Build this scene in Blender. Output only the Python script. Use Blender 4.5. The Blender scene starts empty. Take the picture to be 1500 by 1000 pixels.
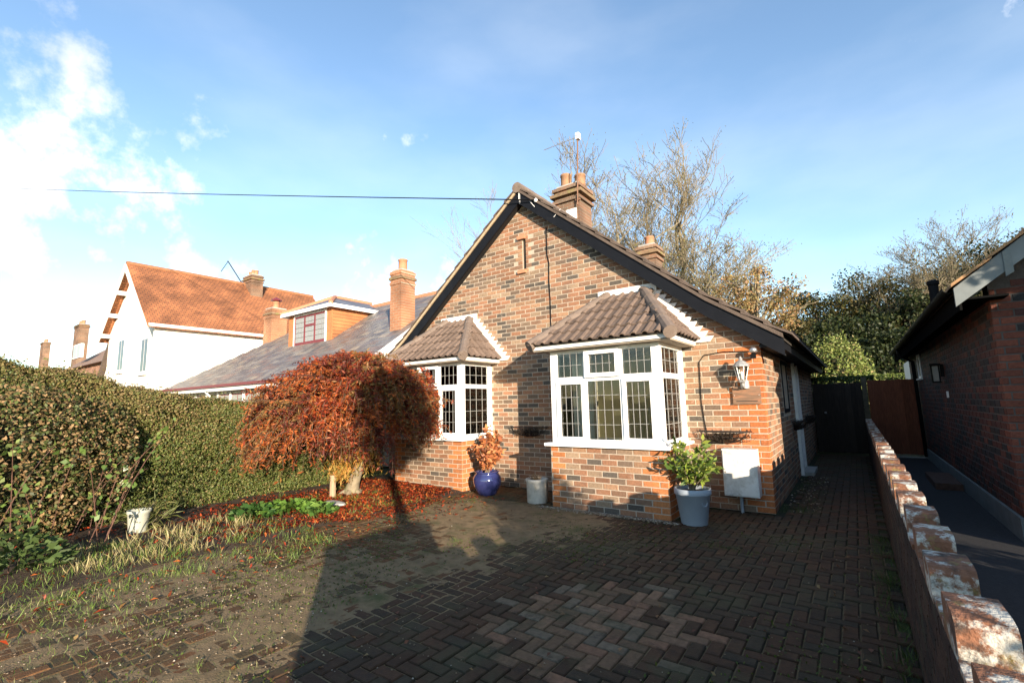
import bpy, math, random
import numpy as np
from mathutils import Matrix, Vector, Euler
random.seed(7); RS = np.random.RandomState(11)
SC = bpy.context.scene; COL = SC.collection
rad = math.radians
# ------------------------------------------------------------------ camera
F, YAW, PITCH, ROLL = 683.8, rad(35.95), rad(7.545), rad(-1.343)      # focal length in pixels of a 1500 px wide picture
CAM = np.array([0.926, -6.734, 1.43])
_f = np.array([-math.sin(YAW)*math.cos(PITCH), math.cos(YAW)*math.cos(PITCH), math.sin(PITCH)])
_r0 = np.array([math.cos(YAW), math.sin(YAW), 0.]); _u0 = np.cross(_r0, _f)
_r = math.cos(ROLL)*_r0 + math.sin(ROLL)*_u0; _u = -math.sin(ROLL)*_r0 + math.cos(ROLL)*_u0
cd = bpy.data.cameras.new('camera'); co = bpy.data.objects.new('camera', cd); COL.objects.link(co)
cd.sensor_width = 36; cd.lens = F/1500*36; cd.clip_start = .02; cd.clip_end = 2000
co.matrix_world = Matrix(((_r[0], _u[0], -_f[0], CAM[0]), (_r[1], _u[1], -_f[1], CAM[1]), (_r[2], _u[2], -_f[2], CAM[2]), (0, 0, 0, 1)))
SC.camera = co
def ray(px, py): return (px-750)/F*_r - (py-500)/F*_u + _f
def onY(px, py, Y): d = ray(px, py); return CAM + (Y-CAM[1])/d[1]*d
def onZ(px, py, Z=0): d = ray(px, py); return CAM + (Z-CAM[2])/d[2]*d
def proj(P):
    d = np.asarray(P)-CAM; w = d@_f
    return np.stack([750+F*(d@_r)/w, 500-F*(d@_u)/w], -1), w
# ------------------------------------------------------------------ sky and sun
SUN_AZ, SUN_EL = rad(53), rad(11)          # azimuth from -Y towards +X
S = Vector((math.cos(SUN_EL)*math.sin(SUN_AZ), -math.cos(SUN_EL)*math.cos(SUN_AZ), math.sin(SUN_EL)))
sl = bpy.data.lights.new('sun', 'SUN'); sl.energy = 5.0; sl.angle = rad(.53); sl.color = (1, .84, .66)
so = bpy.data.objects.new('sun', sl); COL.objects.link(so); so.rotation_euler = S.to_track_quat('Z', 'Y').to_euler(); so.location = (20, -20, 20)
W = bpy.data.worlds.new('World'); SC.world = W; W.use_nodes = True
nt = W.node_tree; N = nt.nodes; L = nt.links
for n in list(N): N.remove(n)
out = N.new('ShaderNodeOutputWorld'); bg = N.new('ShaderNodeBackground'); L.new(bg.outputs[0], out.inputs[0])
bg.inputs['Strength'].default_value = .15
sky = N.new('ShaderNodeTexSky'); sky.sky_type = 'NISHITA'; sky.sun_disc = False
sky.sun_elevation = SUN_EL; sky.sun_rotation = math.atan2(S.x, S.y); sky.air_density = 1.0; sky.dust_density = .12; sky.ozone_density = 2.1
tc = N.new('ShaderNodeTexCoord')
def wmath(op, a, b=None, c=None):
    n = N.new('ShaderNodeMath'); n.operation = op
    for i, v in enumerate((a, b, c)):
        if v is None: continue
        if isinstance(v, (int, float)): n.inputs[i].default_value = v
        else: L.new(v, n.inputs[i])
    return n.outputs[0]
nz = N.new('ShaderNodeTexNoise'); nz.inputs['Scale'].default_value = 5.2; nz.inputs['Detail'].default_value = 9; nz.inputs['Roughness'].default_value = .6
L.new(tc.outputs['Generated'], nz.inputs['Vector'])
nz2 = N.new('ShaderNodeTexNoise'); nz2.inputs['Scale'].default_value = 2.3; nz2.inputs['Detail'].default_value = 6
mp = N.new('ShaderNodeMapping'); mp.inputs['Location'].default_value = (3, 1, 4); mp.inputs['Scale'].default_value = (1, 1, 2.5)
L.new(tc.outputs['Generated'], mp.inputs['Vector']); L.new(mp.outputs[0], nz2.inputs['Vector'])
# banks of cumulus, each a direction with an angular reach
tot = None
for px, py, reach, amp in ((0, 205, .30, .60), (110, 175, .20, .46), (245, 265, .22, .54), (90, 270, .22, .42), (40, 340, .30, .42), (10, 480, .34, .30), (402, 288, .10, .36), (330, 425, .26, .32), (520, 420, .26, .42), (640, 450, .18, .36), (-300, 320, .6, .3), (1250, 470, .30, .06)):
    d = ray(px, py); d = d/np.linalg.norm(d)
    dp = N.new('ShaderNodeVectorMath'); dp.operation = 'DISTANCE'; L.new(tc.outputs['Generated'], dp.inputs[0]); dp.inputs[1].default_value = d
    mr = N.new('ShaderNodeMapRange'); mr.interpolation_type = 'SMOOTHSTEP'; L.new(dp.outputs['Value'], mr.inputs['Value'])
    mr.inputs['From Min'].default_value = 0; mr.inputs['From Max'].default_value = reach; mr.inputs['To Min'].default_value = amp+.12; mr.inputs['To Max'].default_value = 0
    tot = mr.outputs[0] if tot is None else wmath('MAXIMUM', tot, mr.outputs[0])
dens = wmath('ADD', wmath('MULTIPLY_ADD', wmath('SUBTRACT', nz.outputs['Fac'], .5), 2.7, .5), tot)
al = N.new('ShaderNodeMapRange'); al.interpolation_type = 'SMOOTHSTEP'; L.new(dens, al.inputs['Value']); al.inputs['From Min'].default_value = .90; al.inputs['From Max'].default_value = 1.38
# thin high veil everywhere
veil = N.new('ShaderNodeMapRange'); L.new(nz2.outputs['Fac'], veil.inputs['Value']); veil.inputs['From Min'].default_value = .42; veil.inputs['From Max'].default_value = .8; veil.inputs['To Min'].default_value = .02; veil.inputs['To Max'].default_value = .14
alpha = wmath('MAXIMUM', al.outputs[0], veil.outputs[0])
shade = N.new('ShaderNodeMapRange'); L.new(nz2.outputs['Fac'], shade.inputs['Value']); shade.inputs['From Min'].default_value = .35; shade.inputs['From Max'].default_value = .62
cc = N.new('ShaderNodeMix'); cc.data_type = 'RGBA'; L.new(shade.outputs[0], cc.inputs[0]); cc.inputs[6].default_value = (2.9, 3.05, 3.6, 1); cc.inputs[7].default_value = (5.2, 5.1, 4.9, 1)
cm = N.new('ShaderNodeMix'); cm.data_type = 'RGBA'; L.new(alpha, cm.inputs[0]); L.new(sky.outputs[0], cm.inputs[6]); L.new(cc.outputs[2], cm.inputs[7])
L.new(cm.outputs[2], bg.inputs['Color'])
SC.view_settings.view_transform = 'Standard'; SC.view_settings.look = 'None'; SC.view_settings.gamma = 1; SC.view_settings.exposure = 1.3
SC.render.engine = 'CYCLES'
# ------------------------------------------------------------------ materials
MATS = {}
def mk(name, base=(.5, .5, .5), src='rgb', rough=.8, var=.25, vs=6., bump=0., bs=60., spec=.3, metal=0., trans=0., patches=(), stretch=(1, 1, 1), coat=0.):
    m = bpy.data.materials.new(name); m.use_nodes = True; t = m.node_tree; n = t.nodes; l = t.links
    b = n['Principled BSDF']; b.inputs['Roughness'].default_value = rough; b.inputs['Metallic'].default_value = metal
    b.inputs['Specular IOR Level'].default_value = spec; b.inputs['Coat Weight'].default_value = coat
    g = n.new('ShaderNodeNewGeometry'); mpp = n.new('ShaderNodeMapping'); mpp.inputs['Scale'].default_value = stretch; l.new(g.outputs['Position'], mpp.inputs[0]); pos = mpp.outputs[0]
    if src == 'attr': a = n.new('ShaderNodeAttribute'); a.attribute_name = 'Col'; c = a.outputs['Color']
    elif src == 'obj': a = n.new('ShaderNodeObjectInfo'); c = a.outputs['Color']
    else: a = n.new('ShaderNodeRGB'); a.outputs[0].default_value = (*base, 1); c = a.outputs[0]
    if var:
        no = n.new('ShaderNodeTexNoise'); no.inputs['Scale'].default_value = vs; no.inputs['Detail'].default_value = 6; no.inputs['Roughness'].default_value = .65; l.new(pos, no.inputs[0])
        mr = n.new('ShaderNodeMapRange'); mr.inputs['From Min'].default_value = .25; mr.inputs['From Max'].default_value = .75; mr.inputs['To Min'].default_value = 1-var; mr.inputs['To Max'].default_value = 1+var; l.new(no.outputs['Fac'], mr.inputs[0])
        mx = n.new('ShaderNodeVectorMath'); mx.operation = 'SCALE'; l.new(c, mx.inputs[0]); l.new(mr.outputs[0], mx.inputs['Scale']); c = mx.outputs[0]
    for pc, ps, lo, hi in patches:
        no = n.new('ShaderNodeTexNoise'); no.inputs['Scale'].default_value = ps; no.inputs['Detail'].default_value = 8; no.inputs['Roughness'].default_value = .7
        off = n.new('ShaderNodeVectorMath'); off.inputs[1].default_value = (ps*3.1, lo*40, hi*17); l.new(pos, off.inputs[0]); l.new(off.outputs[0], no.inputs[0])
        mr = n.new('ShaderNodeMapRange'); mr.inputs['From Min'].default_value = lo; mr.inputs['From Max'].default_value = hi; l.new(no.outputs['Fac'], mr.inputs[0])
        mx = n.new('ShaderNodeMix'); mx.data_type = 'RGBA'; l.new(mr.outputs[0], mx.inputs[0]); l.new(c, mx.inputs[6]); mx.inputs[7].default_value = (*pc, 1); c = mx.outputs[2]
    l.new(c, b.inputs['Base Color'])
    if bump:
        no = n.new('ShaderNodeTexNoise'); no.inputs['Scale'].default_value = bs; no.inputs['Detail'].default_value = 5; l.new(pos, no.inputs[0])
        bp = n.new('ShaderNodeBump'); bp.inputs['Strength'].default_value = bump; bp.inputs['Distance'].default_value = .01; l.new(no.outputs['Fac'], bp.inputs['Height']); l.new(bp.outputs[0], b.inputs['Normal'])
    if trans:
        tr = n.new('ShaderNodeBsdfTranslucent'); l.new(c, tr.inputs[0]); ms = n.new('ShaderNodeMixShader'); ms.inputs[0].default_value = trans
        l.new(b.outputs[0], ms.inputs[1]); l.new(tr.outputs[0], ms.inputs[2]); l.new(ms.outputs[0], n['Material Output'].inputs[0])
    MATS[name] = m; return m
soot = ((.10, .08, .07), 1.3, .58, .8)
for s in ('attr', 'obj'):
    mk('brick_'+s, src=s, rough=.9, var=.3, vs=38, bump=.5, bs=90, spec=.2, patches=(((.52, .42, .33), 11, .60, .82), soot))
    mk('brickdark_'+s, src=s, rough=.75, var=.3, vs=38, bump=.5, bs=90, spec=.3, patches=(((.12, .105, .095), 14, .64, .9),))
    mk('paver_'+s, src=s, rough=.82, var=.35, vs=26, bump=.6, bs=120, spec=.3, patches=(((.060, .054, .025), 1.5, .5, .66), ((.018, .016, .014), 7, .55, .8)))
    mk('wallbrick_'+s, src=s, rough=.9, var=.35, vs=30, bump=.7, bs=80, spec=.2, patches=(((.60, .60, .58), 9, .56, .62), ((.16, .15, .03), 13, .60, .7), ((.03, .025, .02), 6, .58, .72)))
    mk('wallface_'+s, src=s, rough=.9, var=.4, vs=30, bump=.7, bs=80, spec=.2, patches=(((.05, .05, .03), 4, .52, .72),))
    mk('slate_'+s, src=s, rough=.45, var=.25, vs=9, bump=.25, bs=50, spec=.5)
    mk('claytile_'+s, src=s, rough=.85, var=.25, vs=20, bump=.4, bs=80, spec=.2)
    mk('wood_'+s, src=s, rough=.8, var=.4, vs=12, bump=.4, bs=40, spec=.2, stretch=(6, 6, .5))
    mk('glass_'+s, src=s)
mk('mortar', (.40, .335, .26), rough=.95, var=.2, vs=14, bump=.5, bs=120)
mk('mortar_dark', (.085, .075, .068), rough=.95, var=.25, vs=14, bump=.5, bs=120)
mk('white_frame', (.82, .82, .80), rough=.35, var=.04, vs=9, spec=.4)
mk('white_old', (.74, .73, .70), rough=.6, var=.12, vs=20, patches=(((.2, .19, .17), 15, .68, .8),))
mk('white_render', (.80, .77, .69), rough=.85, var=.06, vs=2, bump=.2)
mk('white_mortar', (.72, .70, .66), rough=.9, var=.12, vs=18, bump=.6, bs=60)
mk('lead', (.26, .26, .25), rough=.5, var=.1)
mk('black_paint', (.008, .009, .012), rough=.55, var=.2, vs=5, spec=.12, patches=(((.025, .025, .026), 8, .62, .8),))
mk('soffit_black', (.012, .012, .012), rough=.7, var=.2)
mk('black_plastic', (.008, .008, .009), rough=.6, var=.1, spec=.1); mk('matt_black', (.008, .008, .008), rough=1, var=.2, spec=0)
mk('iron', (.022, .016, .013), rough=.7, var=.4, vs=40)
mk('tile_brown', (.22, .145, .105), rough=.82, var=.22, vs=10, bump=.5, bs=90, patches=(((.30, .24, .19), 5, .58, .75), ((.1, .085, .06), 9, .6, .8)))
mk('ridge_brown', (.16, .122, .098), rough=.85, var=.2, vs=8, bump=.5, bs=80, patches=(((.24, .205, .175), 6, .55, .75),))
mk('tile_dark', (.10, .075, .06), rough=.85, var=.3, vs=8, bump=.5)
mk('verge_mortar', (.40, .30, .19), rough=.9, var=.25, vs=14, bump=.5)
mk('under_dark', (.04, .035, .03), rough=.95, var=.1)
mk('terracotta', (.44, .20, .11), rough=.8, var=.2, vs=10)
mk('pot_buff', (.29, .165, .095), rough=.85, var=.25, vs=12)
mk('galv', (.45, .45, .45), rough=.4, metal=.8, var=.15)
mk('room_beige', (.70, .64, .46), rough=.9, var=.05)
mk('room_floor', (.40, .30, .20), rough=.6, var=.1)
mk('curtain', (.74, .73, .68), rough=.9, var=.05, trans=.35)
mk('blue_glaze', (.026, .032, .11), rough=.12, var=.25, vs=14, spec=.6, coat=.6, patches=(((.06, .06, .13), 14, .62, .8),))
mk('stone_pot', (.55, .50, .42), rough=.95, var=.2, vs=14, bump=.8, bs=60, patches=(((.22, .19, .12), 7, .58, .75),))
mk('grey_pot', (.30, .34, .38), rough=.55, var=.07, vs=8, spec=.4)
mk('flaky_white', (.42, .43, .35), rough=.7, var=.1, patches=(((.035, .035, .03), 13, .60, .64),))
mk('soil', (.060, .042, .028), rough=.95, var=.45, vs=12, bump=.9, bs=50)
mk('meter_white', (.66, .65, .61), rough=.55, var=.1, vs=5, patches=(((.40, .37, .31), 5, .46, .7), ((.24, .21, .16), 9, .57, .75), ((.2, .17, .13), 24, .66, .76)))
mk('bark', (.20, .16, .11), rough=.95, var=.4, vs=16, bump=.9, bs=40, stretch=(1, 1, .35))
mk('bark_pale', (.20, .165, .11), rough=.9, var=.35, vs=10, bump=.5, bs=30, patches=(((.17, .18, .08), 6, .55, .7),))
mk('bark_dark', (.09, .075, .05), rough=.95, var=.4, vs=8)
mk('stake_wood', (.34, .25, .16), rough=.9, var=.3, vs=16, stretch=(3, 3, .4), bump=.4)
mk('leaf', src='attr', rough=.55, var=.0, trans=.28, spec=.35)
mk('leaf_gloss', src='attr', rough=.32, var=.0, trans=.22, spec=.5)
mk('hedge_core', (.018, .02, .009), rough=1, var=.3)
mk('asphalt', (.035, .035, .037), rough=.9, var=.3, vs=30, bump=.6, bs=200)
mk('ground', (.075, .07, .035), rough=1, var=.4, vs=3, bump=.7, bs=20, patches=(((.05, .07, .02), 1.2, .5, .62),))
mk('drive_bed', (.024, .021, .014), rough=1, var=.45, vs=7, bump=.8, bs=60, patches=(((.028, .042, .009), 2.1, .46, .6),))
mk('grey_board', (.16, .18, .18), rough=.6, var=.2, vs=4, patches=(((.30, .31, .30), 25, .7, .76),))
mk('plinth', (.16, .18, .175), rough=.85, var=.2, vs=6, bump=.3)
mk('concrete', (.35, .34, .31), rough=.95, var=.25, vs=9, bump=.6)
mk('orange_brick', (.42, .17, .07), rough=.9, var=.2, vs=7)
mk('maroon', (.16, .03, .035), rough=.4, var=.1)
mk('brown_wood_gate', (.10, .030, .018), rough=.7, var=.3, vs=9, stretch=(8, 8, .5))
mk('plaque_wood', (.20, .12, .075), rough=.6, var=.35, vs=14, stretch=(.4, 1, 6), patches=(((.42, .17, .08), 5, .5, .62), ((.07, .045, .03), 11, .55, .7)))
mk('lamp_metal', (.36, .36, .35), rough=.5, metal=.4, var=.3, vs=30)
mk('insulator', (.8, .8, .78), rough=.3, var=.05)
def tilepattern(name, c1, c2, cm_, sx, sy, axes='YZ', rough=.85, bumpd=.012):
    m = bpy.data.materials.new(name); m.use_nodes = True; t = m.node_tree; n = t.nodes; l = t.links; b = n['Principled BSDF']; b.inputs['Roughness'].default_value = rough
    g = n.new('ShaderNodeNewGeometry'); sp = n.new('ShaderNodeSeparateXYZ'); l.new(g.outputs['Position'], sp.inputs[0]); cb = n.new('ShaderNodeCombineXYZ')
    l.new(sp.outputs[axes[0]], cb.inputs[0]); l.new(sp.outputs[axes[1]], cb.inputs[1])
    br = n.new('ShaderNodeTexBrick'); l.new(cb.outputs[0], br.inputs[0]); br.inputs['Scale'].default_value = 1; br.inputs['Brick Width'].default_value = sx; br.inputs['Row Height'].default_value = sy
    br.inputs['Mortar Size'].default_value = min(sx, sy)*.08; br.inputs['Color1'].default_value = (*c1, 1); br.inputs['Color2'].default_value = (*c2, 1); br.inputs['Mortar'].default_value = (*cm_, 1)
    no = n.new('ShaderNodeTexNoise'); no.inputs['Scale'].default_value = 1.1; no.inputs['Detail'].default_value = 8; l.new(g.outputs['Position'], no.inputs[0])
    mr = n.new('ShaderNodeMapRange'); mr.inputs['From Min'].default_value = .3; mr.inputs['From Max'].default_value = .7; mr.inputs['To Min'].default_value = .5; mr.inputs['To Max'].default_value = 1.35; l.new(no.outputs['Fac'], mr.inputs[0])
    mx = n.new('ShaderNodeVectorMath'); mx.operation = 'SCALE'; l.new(br.outputs['Color'], mx.inputs[0]); l.new(mr.outputs[0], mx.inputs['Scale']); l.new(mx.outputs[0], b.inputs['Base Color'])
    bp = n.new('ShaderNodeBump'); bp.inputs['Strength'].default_value = .8; bp.inputs['Distance'].default_value = bumpd; bp.invert = True; l.new(br.outputs['Fac'], bp.inputs['Height']); l.new(bp.outputs[0], b.inputs['Normal'])
    MATS[name] = m
tilepattern('red_tiles', (.36, .135, .05), (.27, .10, .04), (.10, .05, .03), .17, .10, 'YZ')
tilepattern('far_brick', (.34, .17, .10), (.26, .13, .085), (.36, .30, .24), .22, .075, 'XZ')
tilepattern('far_brick_side', (.34, .17, .10), (.26, .13, .085), (.36, .30, .24), .22, .075, 'YZ')
tilepattern('chimney_brick', (.25, .125, .07), (.15, .10, .065), (.28, .23, .17), .22, .075, 'XZ')
tilepattern('orange_tilehung', (.42, .155, .058), (.35, .125, .048), (.2, .085, .035), .17, .11, 'XZ')
tilepattern('grey_slate', (.17, .17, .19), (.12, .125, .14), (.06, .06, .07), .25, .14, 'XZ', .5)
tilepattern('orange_chim', (.38, .165, .08), (.30, .135, .07), (.40, .31, .21), .22, .075, 'XZ')
# window glass: a thin pane that lets light through and mirrors by its angle
g = bpy.data.materials.new('glass'); g.use_nodes = True; t = g.node_tree; n = t.nodes; l = t.links; n.remove(n['Principled BSDF'])
fr = n.new('ShaderNodeFresnel'); fr.inputs[0].default_value = 1.5; tr = n.new('ShaderNodeBsdfTransparent'); tr.inputs[0].default_value = (.90, .93, .91, 1); gl = n.new('ShaderNodeBsdfGlossy'); gl.inputs['Roughness'].default_value = .015
ms = n.new('ShaderNodeMixShader'); l.new(fr.outputs[0], ms.inputs[0]); l.new(tr.outputs[0], ms.inputs[1]); l.new(gl.outputs[0], ms.inputs[2]); l.new(ms.outputs[0], n['Material Output'].inputs[0]); MATS['glass'] = g
mk('dark_glass', (.03, .035, .04), rough=.06, var=.1, spec=.8)
mk('pale_blind', (.26, .26, .25), rough=.25, var=.1, spec=.6)
# ------------------------------------------------------------------ builders
WL = {}
def _link(name, data, parent, loc):
    o = bpy.data.objects.new(name, data); COL.objects.link(o)
    loc = np.asarray(loc, float); o.location = loc - (WL[parent.name] if parent else 0); o.parent = parent; WL[o.name] = loc
    return o
def tag(o, label=None, cat=None, group=None, kind=None):
    if label: o['label'] = label
    if cat: o['category'] = cat
    if group: o['group'] = group
    if kind: o['kind'] = kind
    return o
def thing(name, loc, label, cat, group=None): return tag(_link(name, None, None, loc), label, cat, group)
def mesh_obj(name, V, Fc, mat, parent=None, origin=None, col=None, smooth=False):
    V = np.asarray(V, float)
    if origin is None: origin = np.array([(V[:, 0].min()+V[:, 0].max())/2, (V[:, 1].min()+V[:, 1].max())/2, V[:, 2].min()])
    me = bpy.data.meshes.new(name)
    if isinstance(Fc, np.ndarray):
        me.vertices.add(len(V)); me.vertices.foreach_set('co', (V-origin).astype(np.float32).ravel())
        k = Fc.shape[1]; me.loops.add(Fc.size); me.loops.foreach_set('vertex_index', Fc.astype(np.int32).ravel())
        me.polygons.add(len(Fc)); me.polygons.foreach_set('loop_start', np.arange(0, Fc.size, k, dtype=np.int32)); me.polygons.foreach_set('loop_total', np.full(len(Fc), k, np.int32))
        me.update(calc_edges=True)
    else: me.from_pydata((V-origin).tolist(), [], Fc); me.update()
    if col is not None:
        a = me.color_attributes.new('Col', 'FLOAT_COLOR', 'POINT'); c4 = np.ones((len(V), 4), np.float32); c4[:, :3] = col; a.data.foreach_set('color', c4.ravel())
    if smooth: me.polygons.foreach_set('use_smooth', np.ones(len(me.polygons), bool))
    me.materials.append(MATS[mat]); return _link(name, me, parent, origin)
class MB:
    def __init__(s): s.V = []; s.F = []
    def add(s, V, Fc): o = len(s.V); s.V += [tuple(v) for v in V]; s.F += [tuple(i+o for i in f) for f in Fc]; return s
    def box(s, x0, x1, y0, y1, z0, z1):
        return s.add([(x, y, z) for z in (z0, z1) for x, y in ((x0, y0), (x1, y0), (x1, y1), (x0, y1))], [(3, 2, 1, 0), (4, 5, 6, 7), (0, 1, 5, 4), (1, 2, 6, 5), (2, 3, 7, 6), (3, 0, 4, 7)])
    def obox(s, c, ax, ay, az):
        c, ax, ay, az = map(np.asarray, (c, ax, ay, az))
        return s.add([c+i*ax+j*ay+k*az for k in (-1, 1) for i, j in ((-1, -1), (1, -1), (1, 1), (-1, 1))], [(3, 2, 1, 0), (4, 5, 6, 7), (0, 1, 5, 4), (1, 2, 6, 5), (2, 3, 7, 6), (3, 0, 4, 7)])
    def prism(s, poly, d):      # poly: 3D points, extruded by the vector d
        P = [np.asarray(p, float) for p in poly]; d = np.asarray(d, float); n = len(P)
        return s.add(P+[p+d for p in P], [tuple(range(n))[::-1], tuple(range(n, 2*n))]+[(i, (i+1) % n, n+(i+1) % n, n+i) for i in range(n)])
    def tube(s, pts, rads, n=6, caps=True):
        pts = [np.asarray(p, float) for p in pts]; o = len(s.V); m = len(pts)
        if isinstance(rads, (int, float)): rads = [rads]*m
        for i, p in enumerate(pts):
            t = pts[min(i+1, m-1)]-pts[max(i-1, 0)]; t = t/(np.linalg.norm(t)+1e-9)
            a = np.array([0, 0, 1.]) if abs(t[2]) < .9 else np.array([1., 0, 0]); u = np.cross(a, t); u /= np.linalg.norm(u); v = np.cross(t, u)
            for k in range(n): th = 2*math.pi*k/n; s.V.append(tuple(p+rads[i]*(math.cos(th)*u+math.sin(th)*v)))
        for i in range(m-1):
            for k in range(n): a = o+i*n+k; b = o+i*n+(k+1) % n; s.F.append((a, b, b+n, a+n))
        if caps: s.F.append(tuple(o+k for k in range(n))[::-1]); s.F.append(tuple(o+(m-1)*n+k for k in range(n)))
        return s
    def lathe(s, c, prof, n=28, sx=1, sy=1):
        o = len(s.V); m = len(prof)
        for r, z in prof:
            for k in range(n): th = 2*math.pi*k/n; s.V.append((c[0]+sx*r*math.cos(th), c[1]+sy*r*math.sin(th), c[2]+z))
        for i in range(m-1):
            for k in range(n): a = o+i*n+k; b = o+i*n+(k+1) % n; s.F.append((a, b, b+n, a+n))
        s.F.append(tuple(o+k for k in range(n))[::-1]); s.F.append(tuple(o+(m-1)*n+k for k in range(n))); return s
    def build(s, name, mat, parent=None, smooth=False, origin=None): return mesh_obj(name, s.V, s.F, mat, parent, origin, smooth=smooth)
def part(name, mat, parent, *boxes):
    b = MB()
    for q in boxes: b.box(*q)
    return b.build(name, mat, parent)
# --- pieces (bricks, tiles, slates, pavers): the ones that show largest as objects, the rest as one part
_tpl = {}
def piece_tpl(size, ch, shape='brick'):
    key = (round(size[0], 3), round(size[1], 3), round(size[2], 3), ch, shape)
    if key not in _tpl:
        sx, sy, sz = size[0]/2, size[1], size[2]/2
        if shape == 'brick':
            q = lambda a, b, y: [(-a, y, -b), (a, y, -b), (a, y, b), (-a, y, b)]
            V = q(sx, sz, sy)+q(sx, sz, ch)+q(sx-ch, sz-ch, 0); Fc = [(8, 9, 10, 11)]
            for b_ in (0, 4): Fc += [(b_+i, b_+(i+1) % 4, b_+4+(i+1) % 4, b_+4+i) for i in range(4)]
        else:                   # interlocking roof tile: flat pan with a roll along one side
            prof = [(-sx, 0), (-sx*.1, 0), (0, -.016), (sx*.35, -.026), (sx*.7, -.016), (sx*.82, 0), (sx, 0)]
            V = [(x, y, -sz) for x, y in prof]+[(x, y, sz) for x, y in prof]+[(x, y+.016, -sz) for x, y in prof]; k = len(prof)
            Fc = [(i, i+1, k+i+1, k+i) for i in range(k-1)]+[(2*k+i, 2*k+i+1, i+1, i) for i in range(k-1)]
        me = bpy.data.meshes.new(shape); me.from_pydata(V, [], Fc); me.update(); _tpl[key] = (np.array(V), Fc, {}, me)
    return _tpl[key]
def pieces(name, parent, items, mat, limit, ch=.004, shape='brick'):
    if not items: return
    P = np.array([i[0] for i in items]); nrm = np.array([-i[1][:, 1] for i in items]); ar = np.array([i[2][0]*i[2][2] for i in items])
    v = CAM-P; dist = np.linalg.norm(v, axis=1); xy, w = proj(P)
    ok = (w > .1) & (xy[:, 0] > -10) & (xy[:, 0] < 1510) & (xy[:, 1] > -10) & (xy[:, 1] < 1010)
    sc = np.where(ok, ar*np.clip((nrm*v).sum(1)/dist, 0, 1)/dist**2, 0); order = np.argsort(-sc)
    rest = []
    for rank, i in enumerate(order):
        pos, M, size, colr = items[i]
        if rank < limit and sc[i] > 0:
            V, Fc, cache, me0 = piece_tpl(size, ch, shape)
            me = cache.get(mat)
            if me is None: me = me0.copy(); me.name = name; me.materials.append(MATS[mat+'_obj']); cache[mat] = me
            o = _link(name, me, parent, pos); o.rotation_euler = Matrix(M.tolist()).to_euler(); o.color = (*colr, 1)
        else: rest.append(i)
    if rest:
        VV = []; FF = []; CC = []; off = 0
        for i in rest:
            pos, M, size, colr = items[i]; V, Fc, _, _ = piece_tpl(size, ch, shape)
            VV.append(V@M.T+pos); FF += [tuple(q+off for q in f) for f in Fc]; off += len(V); CC.append(np.tile(colr, (len(V), 1)))
        tag(mesh_obj(name+'s', np.vstack(VV), FF, mat+'_attr', parent, col=np.vstack(CC)), kind='stuff')
def Rz(a): return np.array([[math.cos(a), -math.sin(a), 0], [math.sin(a), math.cos(a), 0], [0, 0, 1]])
FRONT, RIGHT, LEFT = Rz(0), Rz(math.pi/2), Rz(-math.pi/2)
def jit(M, a=.006):
    return M@np.array(Euler((random.gauss(0, a), random.gauss(0, a), random.gauss(0, a*.5))).to_matrix())
REDS = [((.275, .140, .082), 5), ((.235, .120, .070), 5), ((.285, .168, .10), 4), ((.20, .118, .076), 4), ((.150, .106, .076), 4), ((.092, .078, .064), 3.4), ((.27, .19, .125), 3), ((.20, .14, .095), 3)]
DARKS = [((.085, .030, .022), 5), ((.065, .026, .021), 4), ((.036, .028, .026), 4), ((.026, .024, .024), 3), ((.11, .038, .025), 2)]
def pick(pal):
    c = random.choices([p[0] for p in pal], [p[1] for p in pal])[0]; k = random.uniform(.82, 1.18); return np.array(c)*k
def courses(u0, u1, z0, z1, place, keep=None, pal=REDS, quoin=None, quoin_pal=(.50, .17, .06), phase=0, q_ends=(0, 1)):
    """stretcher bond in a plane: place(u, z) -> world point, M; keep(ua, ub, za, zb) filters"""
    items = []; n = int(round((z1-z0)/.075)); Bl, g_ = .205, .010
    for i in range(n):
        zc = z0+i*.075+.0375; odd = (i+phase) % 2
        x = u1 - (.0975+g_ if odd else 0); cells = []
        if odd: cells.append((u1-.0975, u1))
        while x > u0+.02:
            a = max(u0, x-Bl); 
            if x-a > .04: cells.append((a, x))
            x -= Bl+g_
        for a, b in cells:
            if keep and not keep(a, b, zc-.033, zc+.033): continue
            c = pick(pal)
            if quoin and ((1 in q_ends and b > u1-quoin) or (0 in q_ends and a < u0+quoin)): c = np.array(quoin_pal)*random.uniform(.8, 1.15)
            pos, M = place((a+b)/2, zc); items.append((pos, jit(M), (b-a-random.uniform(.001, .005), .03, random.choice((.062, .0635, .065))), c))
    return items
# --- leaf clouds
def leafcloud(name, P, size, colr, parent=None, mat='leaf', aspect=.5, dirs=None, normal=None, fold=.15, origin=None, kind=None):
    n = len(P); P = np.asarray(P, float)
    d = RS.normal(size=(n, 3)) if dirs is None else dirs+RS.normal(size=(n, 3))*.35
    d /= np.linalg.norm(d, axis=1)[:, None]
    q = RS.normal(size=(n, 3)) if normal is None else normal+RS.normal(size=(n, 3))*.5
    s = np.cross(d, q); s /= np.linalg.norm(s, axis=1)[:, None]+1e-9; nn = np.cross(s, d)
    sz = (size*RS.uniform(.65, 1.3, n))[:, None] if np.ndim(size) == 0 else size[:, None]
    V = np.empty((n, 4, 3)); V[:, 0] = P-d*sz*.5; V[:, 1] = P+s*sz*aspect*.5+nn*sz*fold; V[:, 2] = P+d*sz*.5; V[:, 3] = P-s*sz*aspect*.5+nn*sz*fold
    Fc = np.arange(4*n).reshape(n, 4); c = np.repeat(np.asarray(colr), 4, axis=0)
    return tag(mesh_obj(name, V.reshape(-1, 3), Fc, mat, parent, origin, col=c), kind=kind)
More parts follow.
